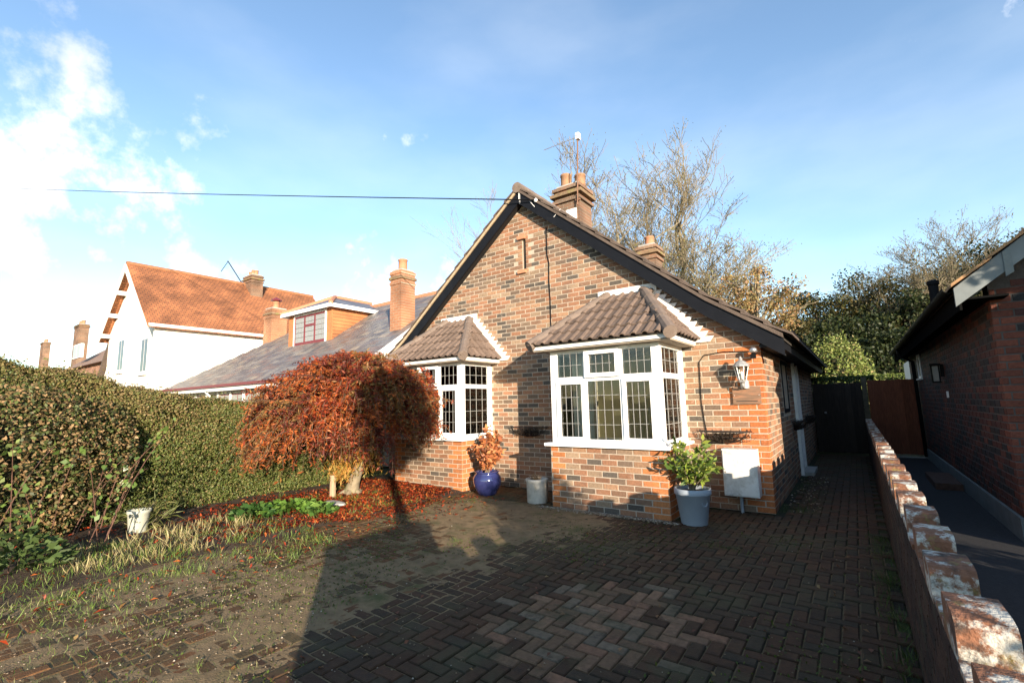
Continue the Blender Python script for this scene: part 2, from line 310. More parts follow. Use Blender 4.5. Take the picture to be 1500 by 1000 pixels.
def palette(n, pal, jitter=.2):
    cs = np.array([p[0] for p in pal]); w = np.array([p[1] for p in pal], float); i = RS.choice(len(pal), n, p=w/w.sum())
    return cs[i]*RS.uniform(1-jitter, 1+jitter, (n, 1))
# ------------------------------------------------------------------ ground
SLOT = .001
def sheet(name, x0, x1, y0, y1, z, mat): return tag(mesh_obj(name, [(x0, y0, z), (x1, y0, z), (x1, y1, z), (x0, y1, z)], [(0, 1, 2, 3)], mat, origin=np.array([(x0+x1)/2, (y0+y1)/2, z])), kind='structure')
sheet('ground', -400, 400, -400, 400, -.03, 'ground')
sheet('neighbour_path', 1.17, 2.14, -14, 7.4, -.004, 'asphalt')
# garden bed: uneven soil
nx, ny = 40, 70
gx, gy = np.meshgrid(np.linspace(-7.9, -4.35, nx), np.linspace(-9, -.6, ny)); gz = .012+.03*np.sin(gx*3.1+gy*1.3)*np.sin(gy*2.2)*.5+RS.uniform(-.008, .008, gx.shape)+.05*np.clip((-4.35-gx)/.8, 0, 1)-.012*(gx > -4.45)
V = np.stack([gx, gy, gz], -1).reshape(-1, 3); Fc = np.array([(j*nx+i, j*nx+i+1, (j+1)*nx+i+1, (j+1)*nx+i) for j in range(ny-1) for i in range(nx-1)])
tag(mesh_obj('garden_bed', V, Fc, 'soil'), kind='structure')
drv = sheet('driveway', -4.6, 1.06, -11, 7.35, -.012, 'drive_bed')
items = []
PAVE = [((.048, .030, .019), 5), ((.040, .029, .019), 4), ((.058, .033, .020), 3), ((.036, .031, .022), 3), ((.044, .026, .016), 3)]
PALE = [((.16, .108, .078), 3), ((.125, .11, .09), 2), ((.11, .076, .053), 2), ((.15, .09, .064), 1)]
TOP = np.array([[1, 0, 0], [0, 0, 1], [0, -1, 0]]).T.astype(float)     # columns: along X, inward (down), then along Y
TOP = np.column_stack([(1, 0, 0), (0, 0, -1), (0, 1, 0)]).astype(float)
PC = .0905
for a in range(-51, 12):
    for b in range(-124, 81):
        k = (a-b) % 4
        if k not in (0, 3): continue
        x = (a+(1 if k == 0 else .5))*PC; y = (b+(.5 if k == 0 else 1))*PC
        if a == 11 and k == 0: items.append(((1.033, y, .004), jit(TOP, .008), (.066, .03, .081), pick(PAVE)))
        if x > 1.0 or x < -4.55: continue
        if y > -.08 and x < .12: continue
        if y > -1.04 and -2.66 < x < -.92: continue
        if y > -.86 and x < -4.36: continue
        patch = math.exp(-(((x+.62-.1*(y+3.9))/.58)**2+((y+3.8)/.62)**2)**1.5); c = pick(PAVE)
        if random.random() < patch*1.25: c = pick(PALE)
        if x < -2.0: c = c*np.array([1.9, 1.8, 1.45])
        c = c*np.array([1.22, 1.04, .80])
        size = (.171, .03, .081) if k == 0 else (.081, .03, .171)
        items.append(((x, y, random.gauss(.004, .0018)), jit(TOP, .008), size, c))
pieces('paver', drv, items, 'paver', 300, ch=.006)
# silt washed over the pavers on the garden side
mk('silt', (.205, .142, .074), rough=1, var=.35, vs=9, bump=.8, bs=90, patches=(((.085, .085, .030), 2.6, .52, .68), ((.10, .06, .04), 5, .6, .78)))
nx, ny = 190, 220
gx, gy = np.meshgrid(np.linspace(-4.5, 1.0, nx), np.linspace(-8, -1.02, ny))
nz_s = sum(a*np.sin(gx*fx+gy*fy+ph) for a, fx, fy, ph in ((.5, 1.7, .6, 1), (.4, -1.1, 2.3, 2), (.3, 3.9, 2.9, .4), (.22, 6.1, -5.3, 3), (.16, 11, 9, 1.1), (.12, -17, 13, .2)))
msk = np.clip((-1.35-gx)/1.1, -.6, .85)+.25*(gy < -4.4)*(gx < -1.8)+np.exp(-((gx+2.3)/1.5)**2-((gy+1.9)/.8)**2)*1.0-np.clip((gx+.2)*.6, 0, .8)-np.exp(-((gx+.6)/1.1)**2-((gy+4.2)/1.2)**2)*.7
gz = -.003+.0098*np.clip(msk+.48*nz_s-.18, -.7, 1.0)+RS.normal(0, .0011, gx.shape)
V = np.stack([gx, gy, gz], -1).reshape(-1, 3); Fc = np.array([(j*nx+i, j*nx+i+1, (j+1)*nx+i+1, (j+1)*nx+i) for j in range(ny-1) for i in range(nx-1)])
tag(mesh_obj('silt', V, Fc, 'silt'), kind='structure')
# ------------------------------------------------------------------ the bungalow
XR, ZR, K = -3.65, 5.34, .81                # ridge
HD = 8.6                                    # depth
house = thing('bungalow', (-3.65, 0, 0), 'brick gabled bungalow with two white bay windows and black bargeboards', 'house')
bays = [(-6.1, -4.42, .84), (-2.6, -.97, 1.0)]
def roof_z(x, drop=0):
    z = ZR-K*abs(x-XR)
    e = abs(x-XR)-3.05
    if e > 0: z += .13*e
    return z-drop
ops = [(a+.16, b-.16) for a, b, d in bays]
fw = MB(); xs = -7.3
for a, b in ops:
    fw.box(xs, a, SLOT, .25, 0, 2.2); fw.box(a, b, SLOT, .25, 0, .86); fw.box(a, b, SLOT, .25, 2.1, 2.2); xs = b
fw.box(xs, -SLOT, SLOT, .25, 0, 2.2)
V0, V1 = -3.675, -3.605; gz_ = lambda x: 5.2-.8082*abs(x-XR)
fw.prism([(-7.3, SLOT, 2.2), (V0, SLOT, 2.2), (V0, SLOT, gz_(V0)), (-7.3, SLOT, 2.25)], (0, .244, 0)); fw.prism([(V1, SLOT, 2.2), (-SLOT, SLOT, 2.2), (-SLOT, SLOT, 2.25), (V1, SLOT, gz_(V1))], (0, .244, 0)); fw.box(V0, V1, SLOT, .245, 2.2, 3.80); fw.box(V0, V1, SLOT, .245, 4.36, 5.08)
fw.box(-.25, -SLOT, .25, 3.55, 0, 2.35); fw.box(-.25, -SLOT, 4.35, HD, 0, 2.35); fw.box(-.25, -SLOT, 3.55, 4.35, 2.05, 2.35); fw.box(-7.3, -7.06, .25, HD, 0, 2.35); fw.box(-7.06, -.25, HD-.25, HD, 0, 2.35)
wall = fw.build('wall', 'mortar', house)
vent = (-3.675, -3.605, 3.80, 4.36)
def keepf(a, b, za, zb):
    if min(roof_z(a), roof_z(b)) - zb < .16: return False
    for x0, x1, d in bays:
        if b > x0+.12 and a < x1-.12 and zb < 2.2: return False
        xm = (x0+x1)/2; half = .3+(3.05-zb)/.82*.68
        if 2.2 < (za+zb)/2 < 3.02 and a > xm-half+.12 and b < xm+half-.12: return False
    if b > vent[0] and a < vent[1] and zb > vent[2] and za < vent[3]: return False
    return True
# vent slot gets its bricks trimmed by hand on either side
it = courses(-7.3, .001, 0, 5.25, lambda u, z: (np.array([u, -.0035+random.gauss(0, .0010), z]), FRONT), keepf, quoin=None)
ext = []
for p, M, s, c in it:
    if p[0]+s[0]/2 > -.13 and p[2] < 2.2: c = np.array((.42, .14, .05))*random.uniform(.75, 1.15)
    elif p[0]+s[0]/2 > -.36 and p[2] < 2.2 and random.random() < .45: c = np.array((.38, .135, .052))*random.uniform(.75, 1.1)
    ext.append((p, M, s, c))
for i in range(70):                         # closers beside the vent
    z = i*.075+.0375
    if vent[2]-.03 < z < vent[3]+.03:
        for a, b in ((vent[0]-.10-.06*(i % 2), vent[0]), (vent[1], vent[1]+.06+.06*(i % 2))):
            ext.append((np.array([(a+b)/2, -.0075, z]), FRONT, (b-a-.008, .03, .0635), pick(REDS[:4])))
ext += courses(0, HD, 0, 2.25, lambda u, z: (np.array([.0035, HD-u, z]), RIGHT), lambda a, b, za, zb: not (b > HD-4.42 and a < HD-3.48 and zb < 2.06) and not (b > HD-2.62 and a < HD-1.88 and zb > 1.16 and za < 2.04), phase=1)
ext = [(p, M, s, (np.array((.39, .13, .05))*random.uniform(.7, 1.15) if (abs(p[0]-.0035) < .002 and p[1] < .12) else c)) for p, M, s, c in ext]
pieces('brick', wall, ext, 'brick', 216)
# vent slot lips: brick-on-edge lintel and sill
for zc, nm in ((vent[3]+.035, 'vent_lintel'), (vent[2]-.035, 'vent_sill')): part(nm, 'terracotta', house, (vent[0]-.09, vent[1]+.01, -.05, .02, zc-.03, zc+.03))
part('vent_slot', 'under_dark', house, (vent[0]+.001, vent[1]-.001, .03, .05, vent[2]+.001, vent[3]-.001))
# rooms behind the bays
rm = MB()
for x0, x1 in ((-7.05, -3.7), (-3.6, -.26)):
    rm.box(x0, x1, 1.9, 2.0, .02, 2.39); rm.box(x0, x1, .26, 3.9, 2.36, 2.40); rm.box(x0, x0+.02, .26, 3.9, .02, 2.36); rm.box(x1-.02, x1, .26, 3.9, .02, 2.36)
rm.build('room_lining', 'room_beige', house); part('room_floor', 'room_floor', house, (-7.05, -.26, .26, 3.9, .0, .02))
# roof
roof = MB()
def slope(xa, xb, t0, t1, y0, y1, mb): mb.prism([(xa, y0, roof_z(xa)+t0), (xb, y0, roof_z(xb)+t0), (xb, y0, roof_z(xb)+t1), (xa, y0, roof_z(xa)+t1)], (0, y1-y0, 0))
xs_r = [XR, -.6, -.1, .28]; xs_l = [XR, -6.7, -7.2, -7.58]
for xl in (xs_r, xs_l):
    for a, b in zip(xl, xl[1:]): slope(a, b, -.14, -.07, -.085, HD+.2, roof)
rf = roof.build('roof', 'under_dark', house)
for sgn in (1, -1):
    nrow = 16; tot_ = 3.98
    for i in range(nrow):
        xa = XR+sgn*tot_*i/nrow; xb = XR+sgn*(tot_*(i+1)/nrow+.05); b = MB()
        b.prism([(xa, -.172, roof_z(xa)-.06), (xb, -.172, roof_z(xb)-.02), (xb, -.172, roof_z(xb)+.012), (xa, -.172, roof_z(xa)-.03)], (0, HD+.43, 0)); b.build('tile_course', 'tile_dark', rf)
for i in range(20): MB().tube([(XR, -.18+i*.45, ZR-.05), (XR, -.18+i*.45+.46, ZR-.045)], .1, 10).build('ridge_tile', 'ridge_brown', rf)
# verge: mortar strip, bargeboards, soffits
for sgn, nm in ((1, 0), (-1, 1)):
    xl = [XR, XR+sgn*3.05, XR+sgn*3.5, XR+sgn*3.93]
    m1, m2, m3 = MB(), MB(), MB()
    for a, b in zip(xl, xl[1:]):
        for mb, t0, t1, y0, y1 in ((m1, -.115, -.06, -.165, -.08), (m2, -.335, -.115, -.142, -.107), (m3, -.332, -.312, -.105, .0)):
            slope(a, b, t0, t1, y0, y1, mb)
    m1.build('verge_strip', 'verge_mortar' if sgn < 0 else 'tile_dark', house); m2.build('bargeboard', 'black_paint', house); m3.build('verge_soffit', 'soffit_black', house)
part('eaves_box', 'soffit_black', house, (.0, .24, -.10, HD+.1, 2.06, 2.10)); part('eaves_fascia', 'black_paint', house, (.24, .265, -.10, HD+.1, 2.03, 2.26))
gt = MB(); prof = [(.27+.055+.055*math.cos(a), 2.25+.055*math.sin(a)) for a in np.linspace(math.pi, 2*math.pi, 8)]
gt.prism([(x, -.15, z) for x, z in prof]+[(x*.96+.013, -.15, z+.004) for x, z in prof[::-1]], (0, HD+.4, 0)); gt.build('gutter', 'black_plastic', house)
MB().tube([(.325, HD-.15, 2.2), (.325, HD-.15, 2.08), (.09, HD-.15, 1.9), (.06, HD-.15, .05)], .034, 8).build('downpipe', 'black_plastic', house, smooth=True)
for x0_, x1_ in ((XR+.03, XR+.055),): part('apex_strap', 'lead', house, (x0_, x1_, -.150, -.143, 4.98, 5.2))
# chimneys
def chimney(parent, cx, cy, w, d, z0, z1, pots, mat='chimney_brick', potmat='pot_buff', corb=.05, flash=None, bands=3):
    b = MB(); b.box(cx-w/2, cx+w/2, cy-d/2, cy+d/2, z0, z1); c = b.build('chimney', mat, parent)
    for i in range(bands):
        e = corb*(1 if i == 1 else .55); zz = z1-.02-.15*(bands-1-i)*1.0
        part('oversail_course', mat if i != 1 else 'brickdark_attr_plain', c, (cx-w/2-e, cx+w/2+e, cy-d/2-e, cy+d/2+e, zz-.075-.002*i, zz-.002*i))
    part('flaunching', 'concrete', c, (cx-w/2+.03, cx+w/2-.03, cy-d/2+.03, cy+d/2-.03, z1-.03, z1+.05))
    for px_, py_, h, r in pots:
        MB().lathe((px_, py_, z1+.03), [(r, 0), (r*.96, h*.3), (r*.93, h*.86), (r*1.03, h*.88), (r*1.03, h), (r*.82, h), (r*.8, h*.4)], 14).build('pot', potmat, c, smooth=True)
    if flash: flash(c)
    return c
mk('brickdark_attr_plain', (.20, .135, .08), rough=.9, var=.4, vs=12, patches=(((.22, .22, .06), 5, .52, .7),))
P1 = onY(838, 285, 2.6)
def fl(c): part('flashing', 'white_mortar', c, (P1[0]+.0, P1[0]+.26, 2.6-.33, 2.6-.29, P1[2]-.75, P1[2]-.50))
chimney(house, P1[0]+.02, 2.6, .62, .6, 3.6, P1[2]+.10, [(P1[0]-.12, 2.55, .36, .13), (P1[0]+.2, 2.65, .30, .13)], flash=fl, corb=.09)
P2 = onY(951, 366, 5.6); chimney(house, P2[0], 5.6, .5, .5, 3.2, P2[2]+.06, [(P2[0]+.02, 5.6, .26, .13)], potmat='terracotta', corb=.08)
# ------------------------------------------------------------------ bay windows
def pane_grid(bay, plane, at, u0, u1, z0, z1, cols, rows):
    """small leaded panes of one light: plane 'Y' faces the street, 'X' faces sideways"""
    lead = MB()
    for i in range(cols):
        for j in range(rows):
            a = u0+(u1-u0)*i/cols; b = u0+(u1-u0)*(i+1)/cols; c = z0+(z1-z0)*j/rows; d = z0+(z1-z0)*(j+1)/rows
            key = (round(b-a, 3), round(d-c, 3)); me = PANES.get(key)
            if me is None:
                m = MB(); m.box(-(b-a)/2, (b-a)/2, -.002, .002, -(d-c)/2, (d-c)/2); me = bpy.data.meshes.new('pane'); me.from_pydata(m.V, [], m.F); me.update(); me.materials.append(MATS['glass']); PANES[key] = me
            o = _link('pane', me, bay, ((a+b)/2, at, (c+d)/2) if plane == 'Y' else (at, (a+b)/2, (c+d)/2))
            o.rotation_euler = (random.gauss(0, .006), 0, (math.pi/2 if plane == 'X' else 0)+random.gauss(0, .006))
    w = .0033
    for i in range(1, cols):
        a = u0+(u1-u0)*i/cols; lead.box(*((a-w, a+w, at-.009, at-.004) if plane == 'Y' else (at+.004, at+.009, a-w, a+w)), z0, z1)
    for j in range(1, rows):
        c = z0+(z1-z0)*j/rows; lead.box(*((u0, u1, at-.0085, at-.0035) if plane == 'Y' else (at+.0035, at+.0085, u0, u1)), c-w, c+w)
    lead.build('lead_strips', 'lead', bay)
PANES = {}
def ringframe(name, bay, plane, at, dep, u0, u1, z0, z1, wd):
    m = MB()
    for a, b, c, d in ((u0, u0+wd, z0, z1), (u1-wd, u1, z0, z1), (u0+wd, u1-wd, z0, z0+wd), (u0+wd, u1-wd, z1-wd, z1)):
        m.box(*((a, b, at-dep, at+.02) if plane == 'Y' else (at-.02, at+dep, a, b)), c, d)
    return m.build(name, 'white_frame', bay)
def make_bay(x0, x1, d, label, front_open):
    fr = MB(); w = .085; y = -d+.05; zb, zt, ztr = .872, 2.15, 1.74
    # fixed frame: corner posts, mullions, rails
    wid = (x1-x0); c = [x0+.02, x0+.02+wid*.335, x0+.02+wid*.655, x1-.02]
    for i, xc in enumerate(c):
        ww = .11 if i in (0, 3) else .05
        fr.box(*( (xc, xc+ww) if i == 0 else ((xc-ww, xc) if i == 3 else (xc-ww/2, xc+ww/2)) ), y-.02, y+.06, zb, zt)
    xi = [c[0]+.11, c[1]-.025, c[1]+.025, c[2]-.025, c[2]+.025, c[3]-.11]
    for k in range(3):
        a, b = xi[2*k], xi[2*k+1]
        for z0, z1 in ((zb, zb+.055), (ztr-.035, ztr+.035), (zt-.05, zt)): fr.box(a, b, y-.015, y+.055, z0, z1)
    for xs_, sg in ((x1-.02, 1), (x0+.02, -1)):
        xa, xb = (xs_-.075, xs_) if sg > 0 else (xs_, xs_+.075)
        fr.box(xa, xb, -.085, .0, zb, zt)
        for z0, z1 in ((zb, zb+.055), (ztr-.035, ztr+.035), (zt-.05, zt)): fr.box(xa+.005, xb-.005, y+.06, -.085, z0, z1)
    bay = fr.build('bay_window', 'white_frame', house); bay['label'] = label
    for k in range(3):
        a, b = xi[2*k], xi[2*k+1]
        lo = (zb+.055, ztr-.035); up = (ztr+.035, zt-.05)
        if k in front_open[0]: ringframe('casement', bay, 'Y', y-.012, .03, a-.012, b+.012, lo[0]-.015, lo[1]+.012, .044); pane_grid(bay, 'Y', y+.002, a+.032, b-.032, lo[0]+.029, lo[1]-.032, 4, 4)
        else: pane_grid(bay, 'Y', y+.002, a, b, *lo, 4, 4)
        if k in front_open[1]: ringframe('fanlight', bay, 'Y', y-.012, .045, a-.015, b+.015, up[0]-.02, up[1]+.02, .055); pane_grid(bay, 'Y', y+.002, a+.04, b-.04, up[0]+.035, up[1]-.035, 4, 2)
        else: pane_grid(bay, 'Y', y+.002, a, b, *up, 4, 2)
    for xs_ in (x1-.055, x0+.055):
        ya, yb = y+.06, -.085
        if xs_ > (x0+x1)/2:
            pane_grid(bay, 'X', xs_, ya, yb, zb+.055, ztr-.035, 4, 4); pane_grid(bay, 'X', xs_, ya, yb, ztr+.035, zt-.05, 4, 2)
        else:
            for za, zc in ((zb+.055, ztr-.035), (ztr+.035, zt-.05)): part('side_pane', 'glass', bay, (xs_-.002, xs_+.002, ya, yb, za, zc))
    # sill, brick apron
    part('sill', 'white_frame', bay, (x0-.06, x1+.06, -d-.075, 0, .832, .872))
    part('apron_core', 'mortar', bay, (x0+SLOT, x1-SLOT, -d+SLOT, SLOT-.002, -.02, .83))
    br = courses(x0+.003, x1-.003, 0, .83, lambda u, z: (np.array([u, -d-.0035+random.gauss(0, .001), z]), FRONT), quoin=.12, quoin_pal=(.42, .16, .06))
    br += courses(0, d, 0, .83, lambda u, z: (np.array([x1+.0035, -u, z]), RIGHT), phase=1, quoin=.12, quoin_pal=(.42, .16, .06), q_ends=(1,))
    br += courses(0, d, 0, .83, lambda u, z: (np.array([x0-.0035, -d+u, z]), LEFT), phase=1)
    pieces('brick', bay, br, 'brick', 42)
    # eaves
    ov = .19; ex0, ex1, ey = x0-ov+.02, x1+ov-.02, -d-.14
    part('soffit', 'soffit_black_w', bay, (ex0+.01, ex1-.01, ey+.01, 0, 2.153, 2.168))
    f_ = MB(); f_.box(ex0, ex1, ey-.015, ey, 2.17, 2.235); f_.box(ex0, ex0+.015, ey, 0, 2.17, 2.235); f_.box(ex1-.015, ex1, ey, 0, 2.17, 2.235); f_.build('fascia', 'white_old', bay)
    # roof: half pyramid with a short flat head against the wall
    xm = (x0+x1)/2; zt2, ze = 3.05, 2.225; A, B = np.array([ex0-.03, ey-.05, ze]), np.array([ex1+.03, ey-.05, ze]); hx = .30
    T0, T1 = np.array([xm-hx, 0, zt2]), np.array([xm+hx, 0, zt2]); E0, E1 = np.array([ex0-.03, 0, ze]), np.array([ex1+.03, 0, ze])
    core = MB(); core.add([A, B, T1, T0, E0, E1], [(0, 1, 2, 3), (1, 5, 2), (4, 0, 3), (0, 4, 5, 1), (4, 3, 2, 5)]); core.build('roof_deck', 'under_dark', bay)
    def tiles(a, b, top_a, top_b, inside):
        ax = (b-a)/np.linalg.norm(b-a); mid = (top_a+top_b)/2; up = (mid-a)-((mid-a)@ax)*ax; H = np.linalg.norm(up); up /= H; nrm = np.cross(ax, up); M = np.column_stack([ax, -nrm, up]); out_ = []
        rows = 5; rh = H/rows; tw = .148; n = int(np.linalg.norm(b-a)/tw)+1
        tilt = np.array(Euler((-.075, 0, 0)).to_matrix())
        for r_ in range(rows):
            for i in range(n):
                u = (i+.5)*tw; v = (r_+.5)*rh+.01
                if not inside(u, v, H): continue
                out_.append((a+ax*u+up*v+nrm*(.030+random.gauss(0, .0015)), M@tilt, (tw+.002, .016, rh+.05), np.array((.145, .105, .082))*random.uniform(.82, 1.18)))
        return out_
    Lf = np.linalg.norm(B-A); la = (T0-A)[0]; 
    ti = tiles(A, B, T0, T1, lambda u, v, H: la*v/H-.03 < u < Lf-la*v/H+.03)
    dy = abs(A[1])
    ti += tiles(B, E1, T1, T1, lambda u, v, H: u > dy*v/H-.02)
    ti += tiles(E0, A, T0, T0, lambda u, v, H: u < dy*(1-v/H)+.02)
    pieces('tile', bay, ti, 'claytile', 120, shape='tile')
    for p, q in ((B, T1), (A, T0)):
        for i in range(4):
            s0, s1 = p+(q-p)*(i/4), p+(q-p)*((i+1)/4+.02); up_ = np.array([0, 0, .005])
            MB().tube([s0+up_, s1+up_*.2], [.085, .082], 12).build('hip_tile', 'ridge_brown', bay, smooth=False)
    # stepped mortar flashing on the wall
    fm = MB(); fm.box(xm-hx-.14, xm+hx+.20, -.03, -.0075, zt2-.02, zt2+.10)
    for sg in (-1, 1):
        n = 11
        for i in range(n):
            zc = zt2-.02-(i+1)*.075; t_ = (zt2-zc)/(zt2-ze); xe = xm+sg*(hx+(abs(E1[0]-xm)-hx)*t_)
            a, b = sorted((xe-sg*.16, xe+sg*.11)); a2, b2 = sorted((xe-sg*.16, xe+sg*.03))
            pl = [(xe-sg*.16, -.03, zc), (xe+sg*.15, -.03, zc), (xe+sg*.205, -.03, zc+.075), (xe-sg*.16, -.03, zc+.075)]
            if sg < 0: pl = pl[::-1]
            fm.prism(pl, (0, .0225, 0))
    fm.build('stepped_flashing', 'white_mortar', bay)
    return bay
mk('soffit_black_w', (.36, .30, .23), rough=.8, var=.1)
make_bay(*bays[1], 'white leaded bay window with a brown tiled hip roof, beside the meter cabinet', ((0, 2), (1,)))
make_bay(*bays[0], 'white leaded bay window behind the weeping maple', ((0, 2), (1,)))
def curtain(x0, x1, y, z0, z1):
    n = 24; V = []; 
    for i in range(n+1):
        x = x0+(x1-x0)*i/n; yy = y+.025*math.sin(i*1.7)
        V += [(x, yy, z0), (x, yy, z1)]
    mesh_obj('curtain', V, [(2*i, 2*i+2, 2*i+3, 2*i+1) for i in range(n)], 'curtain', house)
mk('net_curtain', (.40, .39, .32), rough=.9, var=.1, trans=.3)
for nm_, x_, y0_, y1_ in (('net_curtain', -4.53, -.72, -.1),):
    V = []
    for i in range(31): V += [(x_+.012*math.sin(i*2.1), y0_+(y1_-y0_)*i/30, .92), (x_+.012*math.sin(i*2.1), y0_+(y1_-y0_)*i/30, 2.1)]
    mesh_obj(nm_, V, [(2*i, 2*i+2, 2*i+3, 2*i+1) for i in range(30)], 'net_curtain', house)
curtain(-2.42, -2.1, -.62, .9, 2.12); curtain(-5.0, -4.58, -.5, .9, 2.12); curtain(-5.55, -5.05, -.45, .9, 2.12)
# side window and side door of the bungalow
sw = part('side_window', 'black_paint', house, (-.05, .012, 1.9, 1.96, 1.18, 2.02), (-.05, .012, 2.54, 2.6, 1.18, 2.02), (-.05, .012, 1.96, 2.54, 1.18, 1.24), (-.05, .012, 1.96, 2.54, 1.96, 2.02))
part('pane', 'dark_glass', sw, (-.03, -.02, 1.96, 2.54, 1.24, 1.96))
sd = part('side_door', 'maroon', house, (-.06, -.03, 3.62, 4.30, .05, 2.0)); part('door_frame', 'white_old', sd, (-.05, .05, 3.48, 3.6, .0, 2.06), (-.05, .03, 4.31, 4.42, .0, 2.06)); part('door_step', 'concrete', sd, (0.01, .2, 3.5, 4.4, -.01, .06))
# ------------------------------------------------------------------ fittings on the front wall
lan = thing('wall_lantern', (-.21, 0, 1.55), 'weathered metal coach lantern on the bungalow corner above the wooden plaque', 'lantern')
c = (-.22, -.16)
MB().lathe((c[0], c[1], 1.62), [(.02, 0), (.045, .01), (.05, .03), (.03, .04)], 6).build('cage_base', 'lamp_metal', lan)
gm = MB(); gm.lathe((c[0], c[1], 1.66), [(.045, 0), (.08, .17)], 6); gm.build('glass', 'glass', lan)
cg = MB()
for k in range(6):
    th = 2*math.pi*k/6; cg.tube([(c[0]+.047*math.cos(th), c[1]+.047*math.sin(th), 1.66), (c[0]+.083*math.cos(th), c[1]+.083*math.sin(th), 1.83)], .006, 4)
cg.build('cage', 'white_old', lan)
MB().lathe((c[0], c[1], 1.83), [(.105, 0), (.1, .015), (.06, .06), (.02, .085), (.025, .1), (.008, .13)], 12).build('cap', 'lamp_metal', lan, smooth=False)
MB().lathe((c[0], c[1], 1.67), [(.02, 0), (.028, .05), (.012, .1)], 8).build('bulb', 'white_frame', lan)
MB().tube([(c[0], c[1], 1.625), (c[0], c[1]+.01, 1.585), (c[0]+.005, -.10, 1.56), (c[0]+.005, -.02, 1.60)], .013, 6).build('bracket', 'lamp_metal', lan)
MB().lathe((c[0]+.005, -.035, 1.55), [(.05, 0), (.055, .03), (.05, .1), (.03, .12)], 10).build('back_plate', 'lamp_metal', lan)
sec = thing('security_light', (-.06, -.05, 2.0), 'small floodlight tucked under the eaves at the bungalow corner', 'light')
MB().lathe((-.07, -.12, 2.0), [(.03, 0), (.05, .015), (.045, .05), (.02, .07)], 12).build('lamp_head', 'galv', sec, smooth=True); part('arm', 'black_plastic', sec, (-.1, -.04, -.09, -.008, 1.985, 2.0)); part('sensor', 'black_plastic', sec, (-.11, -.05, -.11, -.05, 1.93, 1.984))
pq = thing('name_plaque', (-.21, 0, 1.34), 'weathered wooden plaque screwed to the brick below the lantern', 'plaque')
part('board', 'plaque_wood', pq, (-.37, -.04, -.035, -.01, 1.35, 1.575)); part('groove', 'under_dark', pq, (-.33, -.08, -.038, -.0355, 1.385, 1.395)); 
for x in (-.35, -.06): MB().lathe((x, -.038, 1.46), [(.006, 0), (.006, .006)], 8).build('screw', 'galv', pq)
mb_ = thing('meter_cabinet', (-.33, 0, .1), 'stained white meter cabinet fixed to the brick wall beside the grey planter', 'cabinet')
part('case', 'meter_white', mb_, (-.53, -.13, -.2, -.008, .21, .79)); part('door', 'meter_white', mb_, (-.515, -.145, -.214, -.203, .225, .775)); part('lock', 'black_plastic', mb_, (-.505, -.493, -.219, -.2145, .50, .512))
MB().tube([(-.36, -.08, .21), (-.36, -.08, -.02)], .02, 8).build('conduit', 'grey_pot', mb_)
def basket(cx, face, z, w, label):
    b = thing('wall_basket', (cx[0], cx[1], z-.16), label, 'basket', None)
    def W_(u, v, h): return (cx[0]+u, cx[1]-.01-v, z+h) if face == 'Y' else (cx[0]+.01+v, cx[1]+u, z+h)
    ths = np.linspace(0, math.pi, 15)
    rim = [W_(-w/2*math.cos(t), .19*math.sin(t), 0) for t in ths]; MB().tube(rim, .008, 5).build('rim', 'iron', b); MB().tube([W_(-w/2-.02, 0, 0), W_(w/2+.02, 0, 0)], .008, 5).build('back_bar', 'iron', b)
    for f_, zz in ((.8, -.07), (.5, -.13)): MB().tube([W_(-w/2*f_*math.cos(t), .19*f_*math.sin(t), zz) for t in ths], .005, 4).build('hoop', 'iron', b)
    for t in np.linspace(.12, math.pi-.12, 9):
        MB().tube([W_(-w/2*f_*math.cos(t), .19*f_*math.sin(t)+.002, zz) for f_, zz in ((1.02, .03), (1, 0), (.93, -.05), (.75, -.09), (.45, -.135), (.1, -.155))], .005, 4).build('rib', 'iron', b)
    n = 700; P = np.array([W_(random.gauss(0, w*.2), abs(random.gauss(.06, .05)), random.uniform(-.13, -.02)) for _ in range(n)])
    leafcloud('dead_moss', P, .05, palette(n, [((.03, .02, .013), 3), ((.07, .045, .025), 1)]), b, aspect=.15, kind='stuff')
    return b
basket((-.51, 0), 'Y', 1.0, .62, 'empty iron wall basket with dead stems above the meter cabinet')
basket((-3.62, 0), 'Y', 1.02, .72, 'empty iron wall basket on the brick between the two bay windows')
basket((.0, 3.0), 'X', 1.0, .5, 'iron wall basket on the shaded side wall before the white door frame'); basket((.0, 5.4), 'X', 1.0, .5, 'iron wall basket on the shaded side wall beyond the white door frame')
cb = MB(); cb.tube([(-.12, -.012, 2.03), (-.45, -.012, 2.05), (-.7, -.012, 2.02), (-.77, -.012, 1.93), (-.78, -.012, 1.4), (-.74, -.012, .95), (-.72, -.012, .78)], .007, 5)
tag(cb.build('wall_cable', 'black_plastic'), 'thin dark cable looping down the brick from floodlight to meter cabinet', 'cable')
cpts = [onY(x, y, -.012) for x, y in ((800, 333), (801, 372), (804, 385), (804, 412), (806, 440), (807, 478))]
tag(MB().tube(cpts, .009, 5).build('gable_cable', 'black_plastic'), 'thin dark cable running down the gable brickwork to a bay roof', 'cable')
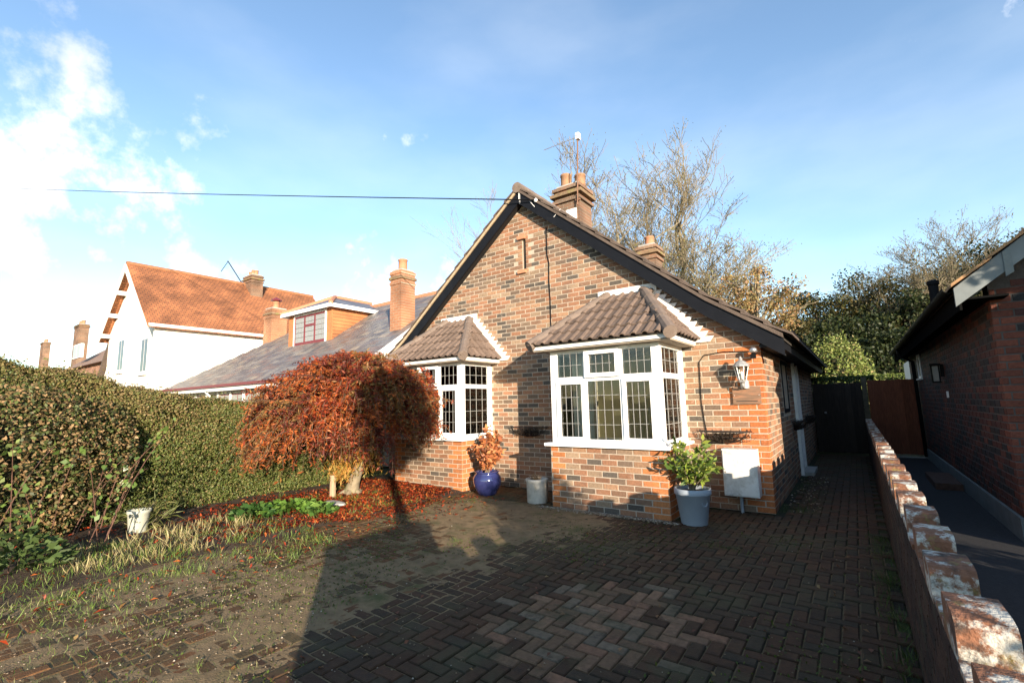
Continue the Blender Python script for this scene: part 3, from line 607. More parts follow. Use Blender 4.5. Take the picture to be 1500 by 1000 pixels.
# overhead service line with insulator on the bargeboard
att = onY(786, 293, -.17); far = np.array([-48., -9., 9.2]); dfar = ray(-140, 266); far = CAM+dfar*34
line = thing('overhead_cable', att, 'telephone line crossing the sky to a white insulator on the gable', 'cable')
tpts = [att+(far-att)*t+np.array([0, 0, -.5*4*t*(1-t)*.35]) for t in np.linspace(0, 1, 24)]
MB().tube(tpts, .0115, 4).build('wire', 'black_plastic', line); MB().lathe(att+np.array([-.02, .01, -.03]), [(.02, 0), (.035, .02), (.03, .05), (.015, .07)], 8).build('insulator', 'insulator', line)
for p, q in (((760, 280), (760, 292)), ((776, 295), (783, 303)), ((821, 306), (811, 318))): MB().tube([onY(*p, -.150), onY(*q, -.150)], .005, 4).build('clip_wire', 'insulator', line)
# TV aerial on the chimney
ae = thing('tv_aerial', (P1[0]+.15, 2.3, P1[2]-.2), 'rusty television aerial on a mast strapped to the chimney', 'aerial')
m0 = onY(846, 300, 2.22); m1_ = onY(846, 196, 2.22);
mk('iron_rust', (.20, .11, .07), rough=.8, var=.3); MB().tube([m0, m1_], .016, 6).build('mast', 'iron_rust', ae)
y0_ = onY(845, 201, 2.22); y1_ = onY(797, 220, 2.0); MB().tube([y0_, y1_], .009, 5).build('boom', 'galv', ae)
bd = (y1_-y0_)/np.linalg.norm(y1_-y0_)
for i in range(11):
    p = y0_+(y1_-y0_)*(.15+.085*i); dd = np.array([bd[1], -bd[0], 0.])*.06+np.array([0, 0, .035]); MB().tube([p-dd, p+dd], .004, 4).build('element', 'galv', ae)
for dz in (-.07, .07): part('reflector', 'insulator', ae, (y0_[0]-.01, y0_[0]+.07, 2.16, 2.27, y0_[2]+dz*.6-.03, y0_[2]+dz*.6+.03))
part('strap', 'iron_rust', ae, (m0[0]-.06, m0[0]+.05, 2.24, 2.28, m0[2]+.12, m0[2]+.16))
# ------------------------------------------------------------------ garden wall between the drives
gw = thing('garden_wall', (1.12, 0, 0), 'long low brick wall with notched lichen-spotted coping between the two drives', 'wall')
WX0, WX1 = 1.072, 1.174
core = part('core', 'mortar_dark', gw, (WX0+SLOT, WX1-SLOT, -6.1, 7.3, -.02, .765), (WX0-.03, WX1+.1, -7.3, -6.12, -.02, 1.08))
WB = [((.042, .023, .017), 4), ((.034, .020, .016), 4), ((.025, .018, .015), 3), ((.052, .028, .019), 2)]
it = courses(0, 13.4, 0, .77, lambda u, z: (np.array([WX0-.004, 7.3-u, z]), LEFT), pal=WB); it += courses(0, 13.4, 0, .77, lambda u, z: (np.array([WX1+.004, -6.1+u, z]), RIGHT), pal=WB, phase=1)
pieces('brick', gw, it, 'wallface', 180)
# coping: bricks on edge, every other one raised and rounded
def coping(y, raised):
    h0, h1 = .768, (.885 if raised else .79); y0, y1 = y, y+.21; m = MB(); V = []
    yc = (y0+y1)/2; e = random.uniform(-.004, .004); rz = random.uniform(-.012, .012)
    prof = [(y0, h0), (y1, h0), (y1, h1-.014), (y1-.012, h1-.002), (y1-.05, h1), (y0+.06, h1), (y0+.022, h1-.006), (y0+.004, h1-.024)] if raised else [(y0-.004, h0), (y1+.004, h0), (y1+.004, h1), (y0-.004, h1)]
    m.prism([(WX0-.006+e+rz*(yy-yc), yy, zz) for yy, zz in prof], (WX1-WX0+.012, 0, 0)); o = m.build('coping_brick', 'coping', gw); return o
mk('coping', (.20, .09, .05), rough=.92, var=.35, vs=40, bump=.8, bs=70, patches=(((.52, .50, .43), 9, .50, .57), ((.20, .15, .05), 15, .57, .66), ((.045, .036, .03), 7, .55, .66)))
k = 0; y = -5.982
while y < 7.05: coping(y, k % 2 == 0); k += 1; y += .218
for z in (1.08,): MB().box(WX0-.05, WX1+.12, -7.32, -6.10, 1.08, 1.15).build('pier_cap', 'concrete', gw)
# ------------------------------------------------------------------ gates at the end of the side passages
def gate(name, x0, x1, y, h, mat, colr, label, n):
    g_ = thing(name, ((x0+x1)/2, y, 0), label, 'gate'); w = (x1-x0)/n
    items = [(np.array([x0+w*(i+.5), y+(.012 if i % 2 else 0)+random.uniform(-.004, .004), h/2+.04+random.uniform(-.006, .006)]), FRONT, (w+.004, .022, h-.05), np.array(colr)*random.uniform(.75, 1.25)) for i in range(n)]
    pieces('plank', g_, items, mat, 60, ch=.003)
    for z in (.3, h-.3): part('rail', 'bark_dark', g_, (x0, x1, y+.03, y+.07, z-.05, z+.05))
    return g_
g1 = gate('close_board_gate', .08, 1.07, 7.34, 1.72, 'wood', (.030, .022, .017), 'dark close-boarded timber gate closing the passage beside the bungalow', 9)
MB().lathe((.3, 7.30, 1.0), [(.02, 0), (.028, .02), (.02, .045)], 8).build('knob', 'lamp_metal', g1)
g2 = gate('board_gate', 1.19, 2.08, 7.42, 1.76, 'wood', (.17, .055, .028), 'red-brown timber gate across the passage on the far side of the low wall', 7)
for x in (1.13,): tag(part('gate_post', 'bark_dark', None, (x-.05, x+.05, 7.37, 7.47, 0, 1.86)), 'dark timber post between the two passage gates', 'post')
part('threshold', 'concrete', g2, (1.19, 2.1, 7.34, 7.41, -.01, .02))
# ------------------------------------------------------------------ right-hand neighbour
nb = thing('neighbour_bungalow', (5, 4, 0), 'dark red brick bungalow with grey bargeboard beyond the low wall', 'house')
NX, NY, ND = 2.13, -.06, 9.0
nw = part('wall', 'mortar_dark', nb, (NX+SLOT, 9.0, NY+SLOT, NY+.25, .2, 2.44), (NX+SLOT, NX+.25, NY+.25, ND, .2, 2.44), (8.8, 9.0, NY+.25, ND, .2, 2.44), (NX+.25, 8.8, ND-.25, ND, .2, 2.44))
g_ = MB(); g_.prism([(NX+SLOT, NY+SLOT, 2.44), (9.0, NY+SLOT, 2.44), (9.0, NY+SLOT, 2.6), (5.6, NY+SLOT, 5.3), (NX+SLOT, NY+SLOT, 2.63)], (0, .24, 0)); g_.build('gable_wall', 'mortar_dark', nb)
NDR = (3.35, 4.1)
it = courses(0, ND-NY, .225, 2.42, lambda u, z: (np.array([NX-.0035, ND-u, z]), LEFT), pal=DARKS, keep=lambda a, b, za, zb: not (b > ND-7.05 and a < ND-6.45 and za > 1.72 and zb < 2.32))
it = [(p, M, s, (np.array((.13, .040, .024))*random.uniform(.7, 1.2) if (3.62 < p[1] < 3.95 or p[1] < NY+.2) else c)) for p, M, s, c in it]
it += courses(NX+.001, 8.95, .225, 3.6, lambda u, z: (np.array([u, NY-.0035, z]), FRONT), pal=DARKS, keep=lambda a, b, za, zb: zb < 2.50+(min(a, 11-b)-NX)*.78)
it = [(p, M, s, (np.array((.15, .045, .026))*random.uniform(.7, 1.2) if (p[1] < NY and p[0]-s[0]/2 < NX+.12) else c)) for p, M, s, c in it]
pieces('brick', nw, it, 'brickdark', 290)
part('plinth', 'plinth', nb, (NX-.03, NX+.1, NY-.03, ND, -.02, .22), (NX+.1, 9, NY-.03, NY+.1, -.02, .22))
nr = MB(); kx = .80
def nz_(x): return 2.53+kx*(x-1.86) if x < 5.6 else 2.53+kx*(5.6-1.86)-kx*(x-5.6)
nr.prism([(1.86, NY-.2, nz_(1.86)), (5.6, NY-.2, nz_(5.6)), (9.3, NY-.2, nz_(9.3)), (9.3, NY-.2, nz_(9.3)-.08), (5.6, NY-.2, nz_(5.6)-.08), (1.86, NY-.2, nz_(1.86)-.08)], (0, ND+.5, 0)); nrf = nr.build('roof', 'under_dark', nb)
for i in range(14):
    xa = 1.82+i*.28; b = MB(); b.prism([(xa, NY-.3, nz_(xa)+.03), (xa+.32, NY-.3, nz_(xa+.32)+.005), (xa+.32, NY-.3, nz_(xa+.32)-.02), (xa, NY-.3, nz_(xa)+.0)], (0, ND+.6, 0)); b.build('tile_course', 'tile_orange', nrf) if 'tile_orange' in MATS else (mk('tile_orange', (.38, .22, .11), rough=.9, var=.3, vs=9, bump=.5), b.build('tile_course', 'tile_orange', nrf))
ng = MB(); ng.prism([(1.84, NY-.27, nz_(1.84)-.03), (5.6, NY-.27, nz_(5.6)-.03), (5.6, NY-.27, nz_(5.6)-.31), (1.84, NY-.27, nz_(1.84)-.22)], (0, .035, 0)); bb = ng.build('bargeboard', 'grey_board', nb)
jx = 2.22; MB().prism([(jx, NY-.282, nz_(jx)-.035), (jx+.06, NY-.282, nz_(jx+.06)-.035), (jx+.06, NY-.282, nz_(jx+.06)-.29), (jx, NY-.282, nz_(jx)-.28)], (0, .01, 0)).build('joint_strap', 'plinth', bb)
part('eaves_fascia', 'matt_black', nb, (1.87, 1.89, NY-.23, ND+.2, 2.26, 2.47)); part('eaves_soffit', 'matt_black', nb, (1.89, NX+.1, NY-.23, ND+.2, 2.36, 2.38))
gt = MB(); prof = [(1.81+.055*math.cos(a), 2.50+.055*math.sin(a)) for a in np.linspace(math.pi, 2*math.pi, 8)]
gt.prism([(x, NY-.22, z) for x, z in prof]+[(x*.9+.18, NY-.22, z+.005) for x, z in prof[::-1]], (0, ND+.3, 0)); gt.build('gutter', 'black_plastic', nb)
MB().tube([(1.82, 7.2, 2.46), (1.84, 7.2, 2.32), (2.06, 7.2, 2.15), (2.08, 7.2, .05)], .036, 8).build('downpipe', 'black_plastic', nb, smooth=True)
nwd = part('side_window', 'white_frame', nb, (NX-.02, NX+.06, 6.5, 6.55, 1.76, 2.28), (NX-.02, NX+.06, 6.95, 7.0, 1.76, 2.28), (NX-.02, NX+.06, 6.55, 6.95, 1.76, 1.81), (NX-.02, NX+.06, 6.55, 6.95, 2.23, 2.28), (NX-.06, NX+.0, 6.46, 7.04, 1.73, 1.757)); part('pane', 'dark_glass', nwd, (NX+.01, NX+.015, 6.55, 6.95, 1.81, 2.23))
part('bell_push', 'white_frame', nb, (NX-.03, NX-.008, 3.28, 3.34, 1.36, 1.46)); MB().lathe((1.98, 2.1, 2.6), [(.055, 0), (.055, .36), (.07, .37), (.07, .42), (.03, .44)], 12).build('flue', 'black_plastic', nb)
part('brick_step', 'step_brick', nb, (1.78, NX-.04, 2.9, 4.2, -.02, .09)) if 'step_brick' in MATS else (mk('step_brick', (.10, .055, .04), rough=.9, var=.4, vs=20), part('brick_step', 'step_brick', nb, (1.78, NX-.04, 2.9, 4.2, -.02, .09)))
nl = thing('porch_lantern', (NX-.08, 3.45, 1.5), 'black square lantern on the shaded side wall of the dark brick bungalow', 'lantern')
part('frame', 'black_plastic', nl, (NX-.17, NX-.05, 3.42, 3.54, 1.60, 1.62), (NX-.18, NX-.04, 3.41, 3.55, 1.88, 1.91), (NX-.16, NX-.15, 3.43, 3.44, 1.62, 1.88), (NX-.16, NX-.15, 3.52, 3.53, 1.62, 1.88), (NX-.07, NX-.06, 3.43, 3.44, 1.62, 1.88), (NX-.07, NX-.06, 3.52, 3.53, 1.62, 1.88), (NX-.05, NX-.008, 3.45, 3.51, 1.7, 1.9)); part('glass', 'pale_blind', nl, (NX-.145, NX-.075, 3.45, 3.51, 1.63, 1.87))
# its own bay, out of frame to the right, shades the front wall
nbay = part('bay_window', 'white_frame', nb, (3.0, 4.7, NY-.9, NY-.01, .87, 2.15)); part('apron', 'step_brick', nbay, (3.0, 4.7, NY-.92, NY-.01, -.02, .86)); MB().add([(2.8, NY-1.1, 2.2), (4.9, NY-1.1, 2.2), (4.9, NY-.02, 2.2), (2.8, NY-.02, 2.2), (3.5, NY-.02, 3.0), (4.2, NY-.02, 3.0)], [(3, 2, 1, 0), (0, 1, 5, 4), (1, 2, 5), (3, 0, 4), (2, 3, 4, 5)]).build('bay_roof', 'tile_brown', nbay)
tag(part('garage_block', 'white_render', None, (2.3, 3.0, 11.0, 13, 0, 2.4)), 'white rendered outbuilding behind the red-brown gate', 'outbuilding')
# ------------------------------------------------------------------ left-hand neighbours
lb = thing('slate_bungalow', (-14, 4, 0), 'bungalow with a grey slate hipped roof and orange tile-hung dormer', 'house')
EX0, EX1, EY, EZ, RK, RY = -20.2, -8.2, -.2, 2.2, .70, 3.8; RZ = EZ+RK*(RY-EY); HX = EX0+(RY-EY)
part('wall', 'white_render', lb, (EX0+.4, EX1-.1, EY+.35, 7.5, 0, 2.15))
rfm = MB(); rfm.add([(EX0, EY, EZ), (EX1, EY, EZ), (EX1, RY, RZ), (HX, RY, RZ), (EX0, 2*RY-EY, EZ), (EX1, 2*RY-EY, EZ)], [(0, 1, 2, 3), (0, 3, 4), (3, 2, 5, 4), (1, 5, 2), (0, 4, 5, 1)]); lrf = rfm.build('roof', 'grey_slate', lb)
sl_up = np.array([0, 1, RK]); sl_len = np.linalg.norm(sl_up)*(RY-EY); sl_up = sl_up/np.linalg.norm(sl_up); snrm = np.cross((1, 0, 0), sl_up); SM = np.column_stack([(1, 0, 0), -snrm, sl_up]); SM2 = SM@np.array(Euler((-.03, 0, 0)).to_matrix())
items = []; rows = 26; rh = sl_len/rows
SLT = [((.15, .135, .125), 4), ((.19, .17, .145), 3), ((.12, .108, .105), 3), ((.17, .125, .105), 2), ((.24, .20, .15), 1)]
for r_ in range(rows):
    x = EX0+(r_+.5)*rh*sl_up[1]+(r_ % 2)*.15
    while x < EX1: items.append((np.array([x, EY, EZ])+sl_up*(r_+.5)*rh+snrm*.018, SM2, (.295, .008, rh+.03), pick(SLT))); x += .30
pieces('slate', lrf, items, 'slate', 200, ch=.002)
part('fascia', 'white_old', lb, (EX0-.02, EX1+.02, EY-.05, EY-.02, EZ-.17, EZ-.03)); part('gutter', 'maroon', lb, (EX0-.03, EX1+.03, EY-.14, EY-.052, EZ-.05, EZ+.03)); part('soffit', 'white_old', lb, (EX0, EX1, EY-.02, EY+.36, EZ-.16, EZ-.14))
MB().prism([(EX1+.02, EY-.1, EZ-.12), (EX1+.02, RY, RZ-.05), (EX1+.02, RY, RZ+.10), (EX1+.02, EY-.1, EZ+.09)], (.10, 0, 0)).build('bargeboard', 'white_old', lb)
for x in np.arange(EX0+.6, EX1, .9):      # glazed strip below the eaves
    w_ = part('window', 'maroon', lb, (x, x+.82, EY+.30, EY+.345, 1.05, 1.95)); part('pane', 'pale_blind', w_, (x+.05, x+.38, EY+.29, EY+.299, 1.1, 1.9), (x+.44, x+.77, EY+.29, EY+.299, 1.1, 1.9)); part('mullion', 'white_old', w_, (x+.82, x+.9, EY+.25, EY+.34, .8, 2.05))
for x in (EX0+1.2, EX0+4.4): MB().tube([(x, EY+.3, 1.5), (x-.5, EY-.0, 2.02)], .035, 4).build('eaves_brace', 'white_old', lb)
# dormer
DX0, DX1, DY = -14.75, -12.2, 1.72; DZ0, DZ1 = 3.5, 4.62; dyb = EY+(DZ1-EZ)/RK
dm = MB(); dm.prism([(DX0, DY, DZ0), (DX0, DY, DZ1), (DX0, dyb, DZ1)], (DX1-DX0, 0, 0)); dor = dm.build('dormer', 'orange_tilehung', lb)
part('corner_post', 'orange_brick', dor, (DX0-.01, DX0+.28, DY-.03, DY-.005, DZ0, DZ1)); part('corner_post', 'orange_brick', dor, (DX1-.3, DX1+.01, DY-.03, DY-.005, DZ0, DZ1))
wx0, wx1, wz0, wz1 = DX0+.40, DX1-.34, DZ0+.02, DZ1-.10
dw = part('window_frame', 'white_frame', dor, (wx0-.06, wx0, DY-.06, DY-.005, wz0, wz1+.05), (wx1, wx1+.06, DY-.06, DY-.005, wz0, wz1+.05), (wx0, wx1, DY-.06, DY-.005, wz1, wz1+.05))
t3 = (wx1-wx0)/3; part('sash', 'maroon', dw, *[(wx0+i*t3-.03+(.03 if i == 0 else 0), wx0+i*t3+.03-(.03 if i == 3 else 0), DY-.05, DY-.01, wz0, wz1) for i in range(4)], (wx0+.03, wx1-.03, DY-.049, DY-.011, wz0, wz0+.1), (wx0+.03, wx1-.03, DY-.049, DY-.011, wz1-.06, wz1), (wx0+t3+.03, wx0+2*t3-.03, DY-.048, DY-.012, wz0+.60, wz0+.68))
for i in range(3):
    for a in range(3):
        for b_ in range(5):
            xa = wx0+i*t3+.03+(t3-.06)*a/3; za = wz0+.1+(wz1-.16-wz0)*b_/5; part('pane', 'pale_blind', dw, (xa+.006, xa+(t3-.06)/3-.006, DY-.035, DY-.03, za+.006, za+(wz1-.16-wz0)/5-.006))
ov = .22; dr = MB(); a0, a1, b0 = DX0-ov, DX1+ov, DY-ov; xm = (a0+a1)/2; top = DZ1+.62
yb_ = EY+(top-EZ)/RK; ye_ = EY+(DZ1+.06-EZ)/RK
dr.add([(a0, b0, DZ1+.06), (a1, b0, DZ1+.06), (a1, ye_, DZ1+.06), (a0, ye_, DZ1+.06), (xm, b0+1.1, top), (xm, yb_, top)], [(0, 1, 4), (1, 2, 5, 4), (3, 0, 4, 5), (0, 3, 2, 1)]); drf = dr.build('dormer_roof', 'grey_slate', dor)
for p, q in (((a0, b0, DZ1+.07), (xm, b0+1.1, top+.02)), ((a1, b0, DZ1+.07), (xm, b0+1.1, top+.02)), ((xm, b0+1.1, top+.02), (xm, yb_, top+.02))): MB().tube([p, q], .07, 7).build('hip_tile', 'terracotta', drf)
part('dormer_fascia', 'white_frame', dor, (a0, a1, b0-.02, b0, DZ1-.06, DZ1+.06), (a1-.02, a1, b0, ye_, DZ1-.06, DZ1+.06), (a0, a0+.02, b0, ye_, DZ1-.06, DZ1+.06), (a0+.02, a1-.02, b0, DY+.2, DZ1-.02, DZ1))
for i in range(17): MB().tube([(HX+i*.46, RY, RZ+.0), (HX+i*.46+.47, RY, RZ+.005)], .1, 8).build('ridge_tile', 'terracotta', lrf)
cR = np.array([-9.05, 1.85]); chimney(lb, cR[0], cR[1], .46, .5, 3.2, 5.16, [(cR[0], cR[1], .34, .13)], potmat='terracotta', corb=.035, mat='orange_chim'); 
cL = np.array([-17.7, 2.7]); cLo = chimney(lb, cL[0], cL[1], .62, .62, 3.4, 5.4, [(cL[0], cL[1], .3, .12)], mat='orange_chim', potmat='terracotta', corb=.04)
MB().lathe((cL[0], cL[1], 5.72), [(.05, 0), (.22, .05), (.2, .09), (.02, .2)], 10).build('cowl', 'maroon', cLo)
# white gabled house
wh = thing('white_house', (-25, 4, 0), 'white rendered two-storey house with an orange tiled gable roof', 'house')
HX0, HX1, HY0, HY1, HE, HR = -28.2, -22.0, -.05, 8.3, 5.1, 8.02
m = MB(); m.prism([(HX0, HY0, 0), (HX1, HY0, 0), (HX1, HY0, HE), ((HX0+HX1)/2, HY0, HR-.1), (HX0, HY0, HE)], (0, HY1-HY0, 0)); m.build('wall', 'white_render', wh)
xm = (HX0+HX1)/2; sl_ = (HR-HE)/(HX1-xm)
r = MB()
for sg in (1, -1): r.prism([(xm, HY0-.35, HR), (xm+sg*3.4, HY0-.35, HR-sl_*3.4), (xm+sg*3.4, HY0-.35, HR-sl_*3.4+.1), (xm, HY0-.35, HR+.1)], (0, HY1-HY0+.7, 0))
wr = r.build('roof', 'red_tiles', wh)
for sg in (1, -1):
    MB().prism([(xm, HY0-.40, HR-.22), (xm+sg*3.42, HY0-.40, HR-sl_*3.42-.22), (xm+sg*3.42, HY0-.40, HR-sl_*3.42+.06), (xm, HY0-.40, HR+.06)], (0, .05, 0)).build('bargeboard', 'white_old', wh)
    for t_ in (.3, .62, .92): part('purlin_end', 'white_old', wh, (xm+sg*3.1*t_-.07, xm+sg*3.1*t_+.07, HY0-.36, HY0, HR-sl_*3.1*t_-.34, HR-sl_*3.1*t_-.16))
part('gutter', 'white_old', wh, (HX1+.2, HX1+.32, HY0-.3, HY1+.2, HE-.24, HE-.12)); MB().tube([(xm, HY0-.35, HR+.1), (xm, HY1+.35, HR+.1)], .1, 7).build('ridge', 'claytile_plain', wh) if 'claytile_plain' in MATS else (mk('claytile_plain', (.30, .14, .07), rough=.9, var=.3, vs=4), MB().tube([(xm, HY0-.35, HR+.1), (xm, HY1+.35, HR+.1)], .1, 7).build('ridge', 'claytile_plain', wh))
for px_ in (178, 212):
    q = onY(px_, 520, HY0); w_ = .42; z0, z1 = q[2]-.75, q[2]+.75
    wn = part('window', 'white_frame', wh, (q[0]-w_, q[0]+w_, HY0-.03, HY0-.005, z0, z1)); part('pane', 'dark_glass', wn, (q[0]-w_+.08, q[0]-.04, HY0-.04, HY0-.031, z0+.08, z1-.08), (q[0]+.04, q[0]+w_-.08, HY0-.04, HY0-.031, z0+.08, z1-.08)); part('sill', 'white_old', wn, (q[0]-w_-.08, q[0]+w_+.08, HY0-.12, HY0-.0, z0-.1, z0-.01))
chimney(wh, xm+.3, 5.0, .95, .6, 7.0, 8.55, [(xm+.3-.3, 5.0, .28, .12), (xm+.3, 5.0, .34, .12), (xm+.3+.3, 5.0, .26, .12)], potmat='terracotta', corb=.07)
wa = thing('roof_aerial', (xm, 4.2, HR), 'thin television aerial on the ridge of the white house', 'aerial'); MB().tube([(xm+.1, 4.6, HR), (xm-.5, 4.0, HR+1.35)], .03, 5).build('mast', 'iron', wa); MB().tube([(xm-.5, 4.0, HR+1.3), (xm-.5, 3.7, HR+.7)], .02, 5).build('boom', 'iron', wa)
# small gabled wing of the white house
m = MB(); m.prism([(-31.3, .6, 0), (-28.25, .6, 0), (-28.25, .6, 3.4), (-29.8, .6, 5.25), (-31.3, .6, 3.4)], (0, 4, 0)); m.build('side_wing', 'white_render', wh)
m = MB()
for sg in (1, -1): m.prism([(-29.8, .35, 5.3), (-29.8+sg*1.6, .35, 3.35), (-29.8+sg*1.6, .35, 3.5), (-29.8, .35, 5.45)], (0, 4.3, 0))
m.build('wing_roof', 'tile_dark', wh)
# low brick lean-to in front of the white house
tag(part('brick_boundary_wall', 'far_brick', None, (-27.5, -20.6, -.9, -.65, 0, 2.35)), 'low red brick wall in front of the white house', 'wall')
# distant brick house
fh = thing('distant_brick_house', (-46, 6, 0), 'distant brick house with a row of pots on its chimney', 'house')
fx0, fx1, fy = -52, -40.5, 3
m = MB(); m.prism([(fx0, fy, 0), (fx1, fy, 0), (fx1, fy, 5.2), ((fx0+fx1)/2, fy, 5.2), (fx0, fy, 5.2)], (0, 9, 0)); m.build('wall', 'far_brick', fh)
m = MB(); ymid = fy+4.5; m.add([(fx0-.4, fy-.4, 5.0), (fx1+.4, fy-.4, 5.0), (fx1+.4, fy+9.4, 5.0), (fx0-.4, fy+9.4, 5.0), (fx0-.4, ymid, 8.6), (fx1+.4, ymid, 8.6)], [(0, 1, 5, 4), (2, 3, 4, 5), (1, 2, 5), (3, 0, 4), (0, 3, 2, 1)]); m.build('roof', 'tile_brown', fh)
m = MB(); m.prism([(fx1+.02, fy, 5), (fx1+.02, fy+9, 5), (fx1+.02, ymid, 8.4)], (.3, 0, 0)); m.build('gable_wall', 'far_brick_side', fh)
MB().prism([(fx1+.35, fy-.5, 4.95), (fx1+.35, ymid, 8.7), (fx1+.35, ymid, 8.45), (fx1+.35, fy-.5, 4.7)], (.15, 0, 0)).build('bargeboard', 'white_old', fh)
q = onY(120, 480, 7.5); chimney(fh, q[0], 7.5, 2.2, .9, 6.0, q[2]+.3, [(q[0]-.8+.4*i, 7.5, .5, .15) for i in range(5)], potmat='terracotta', corb=.12)
wq = onY(118, 514, fy-.05); wn = part('skylight', 'white_frame', fh, (wq[0]-1.0, wq[0]+1.2, fy-.3, fy-.1, wq[2]-.6, wq[2]+.5)); part('pane', 'pale_blind', wn, (wq[0]-.88, wq[0]+.05, fy-.32, fy-.301, wq[2]-.5, wq[2]+.4), (wq[0]+.2, wq[0]+1.08, fy-.32, fy-.301, wq[2]-.5, wq[2]+.4))
fh2 = thing('far_chimney_house', (-66, 12, 0), 'farthest house showing only its roof and potted chimney above the hedge', 'house')
q = onY(62, 500, 12); part('wall', 'far_brick', fh2, (q[0]-5, q[0]+5, 10, 18, 0, 4.8)); MB().add([(q[0]-5.3, 9.6, 4.7), (q[0]+5.3, 9.6, 4.7), (q[0]+5.3, 18.4, 4.7), (q[0]-5.3, 18.4, 4.7), (q[0]-5.3, 14, 7.0), (q[0]+5.3, 14, 7.0)], [(0, 1, 5, 4), (2, 3, 4, 5), (1, 2, 5), (3, 0, 4), (0, 3, 2, 1)]).build('roof', 'tile_dark', fh2); chimney(fh2, q[0], 12.5, 2.6, 1, 5, q[2]-.2, [(q[0]-.9+.45*i, 12.5, .6, .16) for i in range(5)], potmat='terracotta', corb=.12)
# ------------------------------------------------------------------ pots
def pot_thing(name, loc, prof, mat, label, soil_r, soil_z, n=32):
    t_ = thing(name, loc, label, 'pot'); MB().lathe(loc, prof, n).build('body', mat, t_, smooth=True); MB().lathe((loc[0], loc[1], loc[2]+soil_z), [(soil_r, 0), (soil_r*.5, .012), (.01, .015)], 16).build('soil', 'soil', t_); return t_
B1 = onZ(713, 727); B1 = np.array([-3.93, -.62, 0.]); B1 = onZ(713, 725)+np.array([-.02, .04, 0]); B1[2] = 0
pot_thing('glazed_pot', B1, [(.13, 0), (.15, .02), (.20, .12), (.225, .2), (.225, .26), (.20, .315), (.175, .335), (.19, .35), (.20, .365), (.18, .37), (.16, .345), (.16, .30)], 'blue_glaze', 'cobalt blue glazed pot holding a shrivelled orange shrub between the bay windows', .165, .305)
B2 = onZ(782, 737); B2[2] = 0; B2[1] += .1
pot_thing('concrete_pot', B2, [(.145, 0), (.15, .01), (.155, .28), (.165, .30), (.165, .335), (.14, .335), (.135, .25)], 'stone_pot', 'rough pale concrete pot beside the apron of a bay window', .136, .27)
B3 = onZ(1013, 768); B3[2] = 0; B3 += np.array([0.02, .06, 0])
p3 = pot_thing('grey_planter', B3, [(.14, 0), (.145, .01), (.19, .33), (.20, .335), (.205, .345), (.205, .40), (.195, .405), (.18, .40), (.175, .34)], 'grey_pot', 'tall pale grey planter holding a leafy green shrub', .178, .36)
pn = CAM[:2]-B3[:2]; pn = pn/np.linalg.norm(pn); an = math.atan2(pn[1], pn[0])+.75; ec = np.array([B3[0]+.175*math.cos(an), B3[1]+.175*math.sin(an), .26]); tg = np.array([-math.sin(an), math.cos(an), 0])
MB().tube([ec+.04*(math.cos(t)*tg+math.sin(t)*np.array([0, 0, 1])) for t in np.linspace(0, 2*math.pi, 14)], .006, 5).build('crest', 'grey_pot', p3)
B4 = onZ(201, 787); B4[2] = .04
pot_thing('flaking_pot', B4, [(.085, 0), (.088, .01), (.108, .23), (.117, .24), (.117, .27), (.105, .27), (.098, .19)], 'flaky_white', 'white pot with flaking paint standing in weeds by the hedge', .098, .2)
def shrub(name, base, h, rad_, n, size, pal, label, cat, stems=14, mat='leaf_gloss', aspect=.42, droop=0, shape=1.):
    t_ = thing(name, base, label, cat); m = MB(); P = []; D = []
    for i in range(stems):
        th = random.uniform(0, 6.28); sp = rad_*random.uniform(.25, 1)**.7; hh = h*random.uniform(.55, 1)*(1-.35*(sp/rad_)**2)
        e = np.array([base[0]+sp*math.cos(th), base[1]+sp*math.sin(th), base[2]+hh]); s_ = np.array(base)+np.array([random.gauss(0, .02), random.gauss(0, .02), 0]); mid = (s_+e)/2+np.array([-.15*sp*math.cos(th), -.15*sp*math.sin(th), .1*hh])
        pts = [s_*(1-t)**2+2*mid*t*(1-t)+e*t*t for t in np.linspace(0, 1, 6)]; m.tube(pts, [.006, .0055, .005, .0045, .004, .002], 5, False)
        for _ in range(n//stems):
            t = random.uniform(.3, 1.02); p = s_*(1-t)**2+2*mid*t*(1-t)+e*t*t; d = np.array([random.gauss(0, 1), random.gauss(0, 1), random.gauss(.35-droop, .6)]); d /= np.linalg.norm(d); P.append(p+d*size*.6); D.append(d)
    m.build('stems', 'bark', t_); P = np.array(P)
    leafcloud('foliage', P, size, palette(len(P), pal), t_, mat, aspect, dirs=np.array(D)); return t_
shrub('withered_shrub', B1+np.array([0, 0, .33]), .80, .25, 900, .10, [((.46, .17, .06), 4), ((.36, .12, .05), 3), ((.55, .27, .11), 2), ((.2, .08, .04), 1)], 'withered orange-leaved shrub growing in the blue pot', 'shrub', 16, 'leaf', .45, .55)
shrub('green_shrub', B3+np.array([0, 0, .36]), .62, .34, 620, .095, [((.16, .22, .035), 4), ((.24, .28, .05), 3), ((.09, .15, .03), 3), ((.33, .34, .09), 1)], 'glossy yellow-green shrub growing in the grey planter', 'shrub', 22)
shrub('dead_stalks', B2+np.array([0, 0, .27]), .13, .12, 260, .05, [((.22, .14, .07), 3), ((.12, .08, .04), 2)], 'dry dead stalks in the concrete pot', 'plant', 14, 'leaf', .12, .3)
shrub('strap_leaves', B4+np.array([-.12, .12, -.05]), .42, .22, 240, .22, [((.12, .14, .04), 3), ((.22, .20, .08), 2)], 'narrow strap leaves sprouting behind the flaking white pot', 'plant', 14, 'leaf', .07)
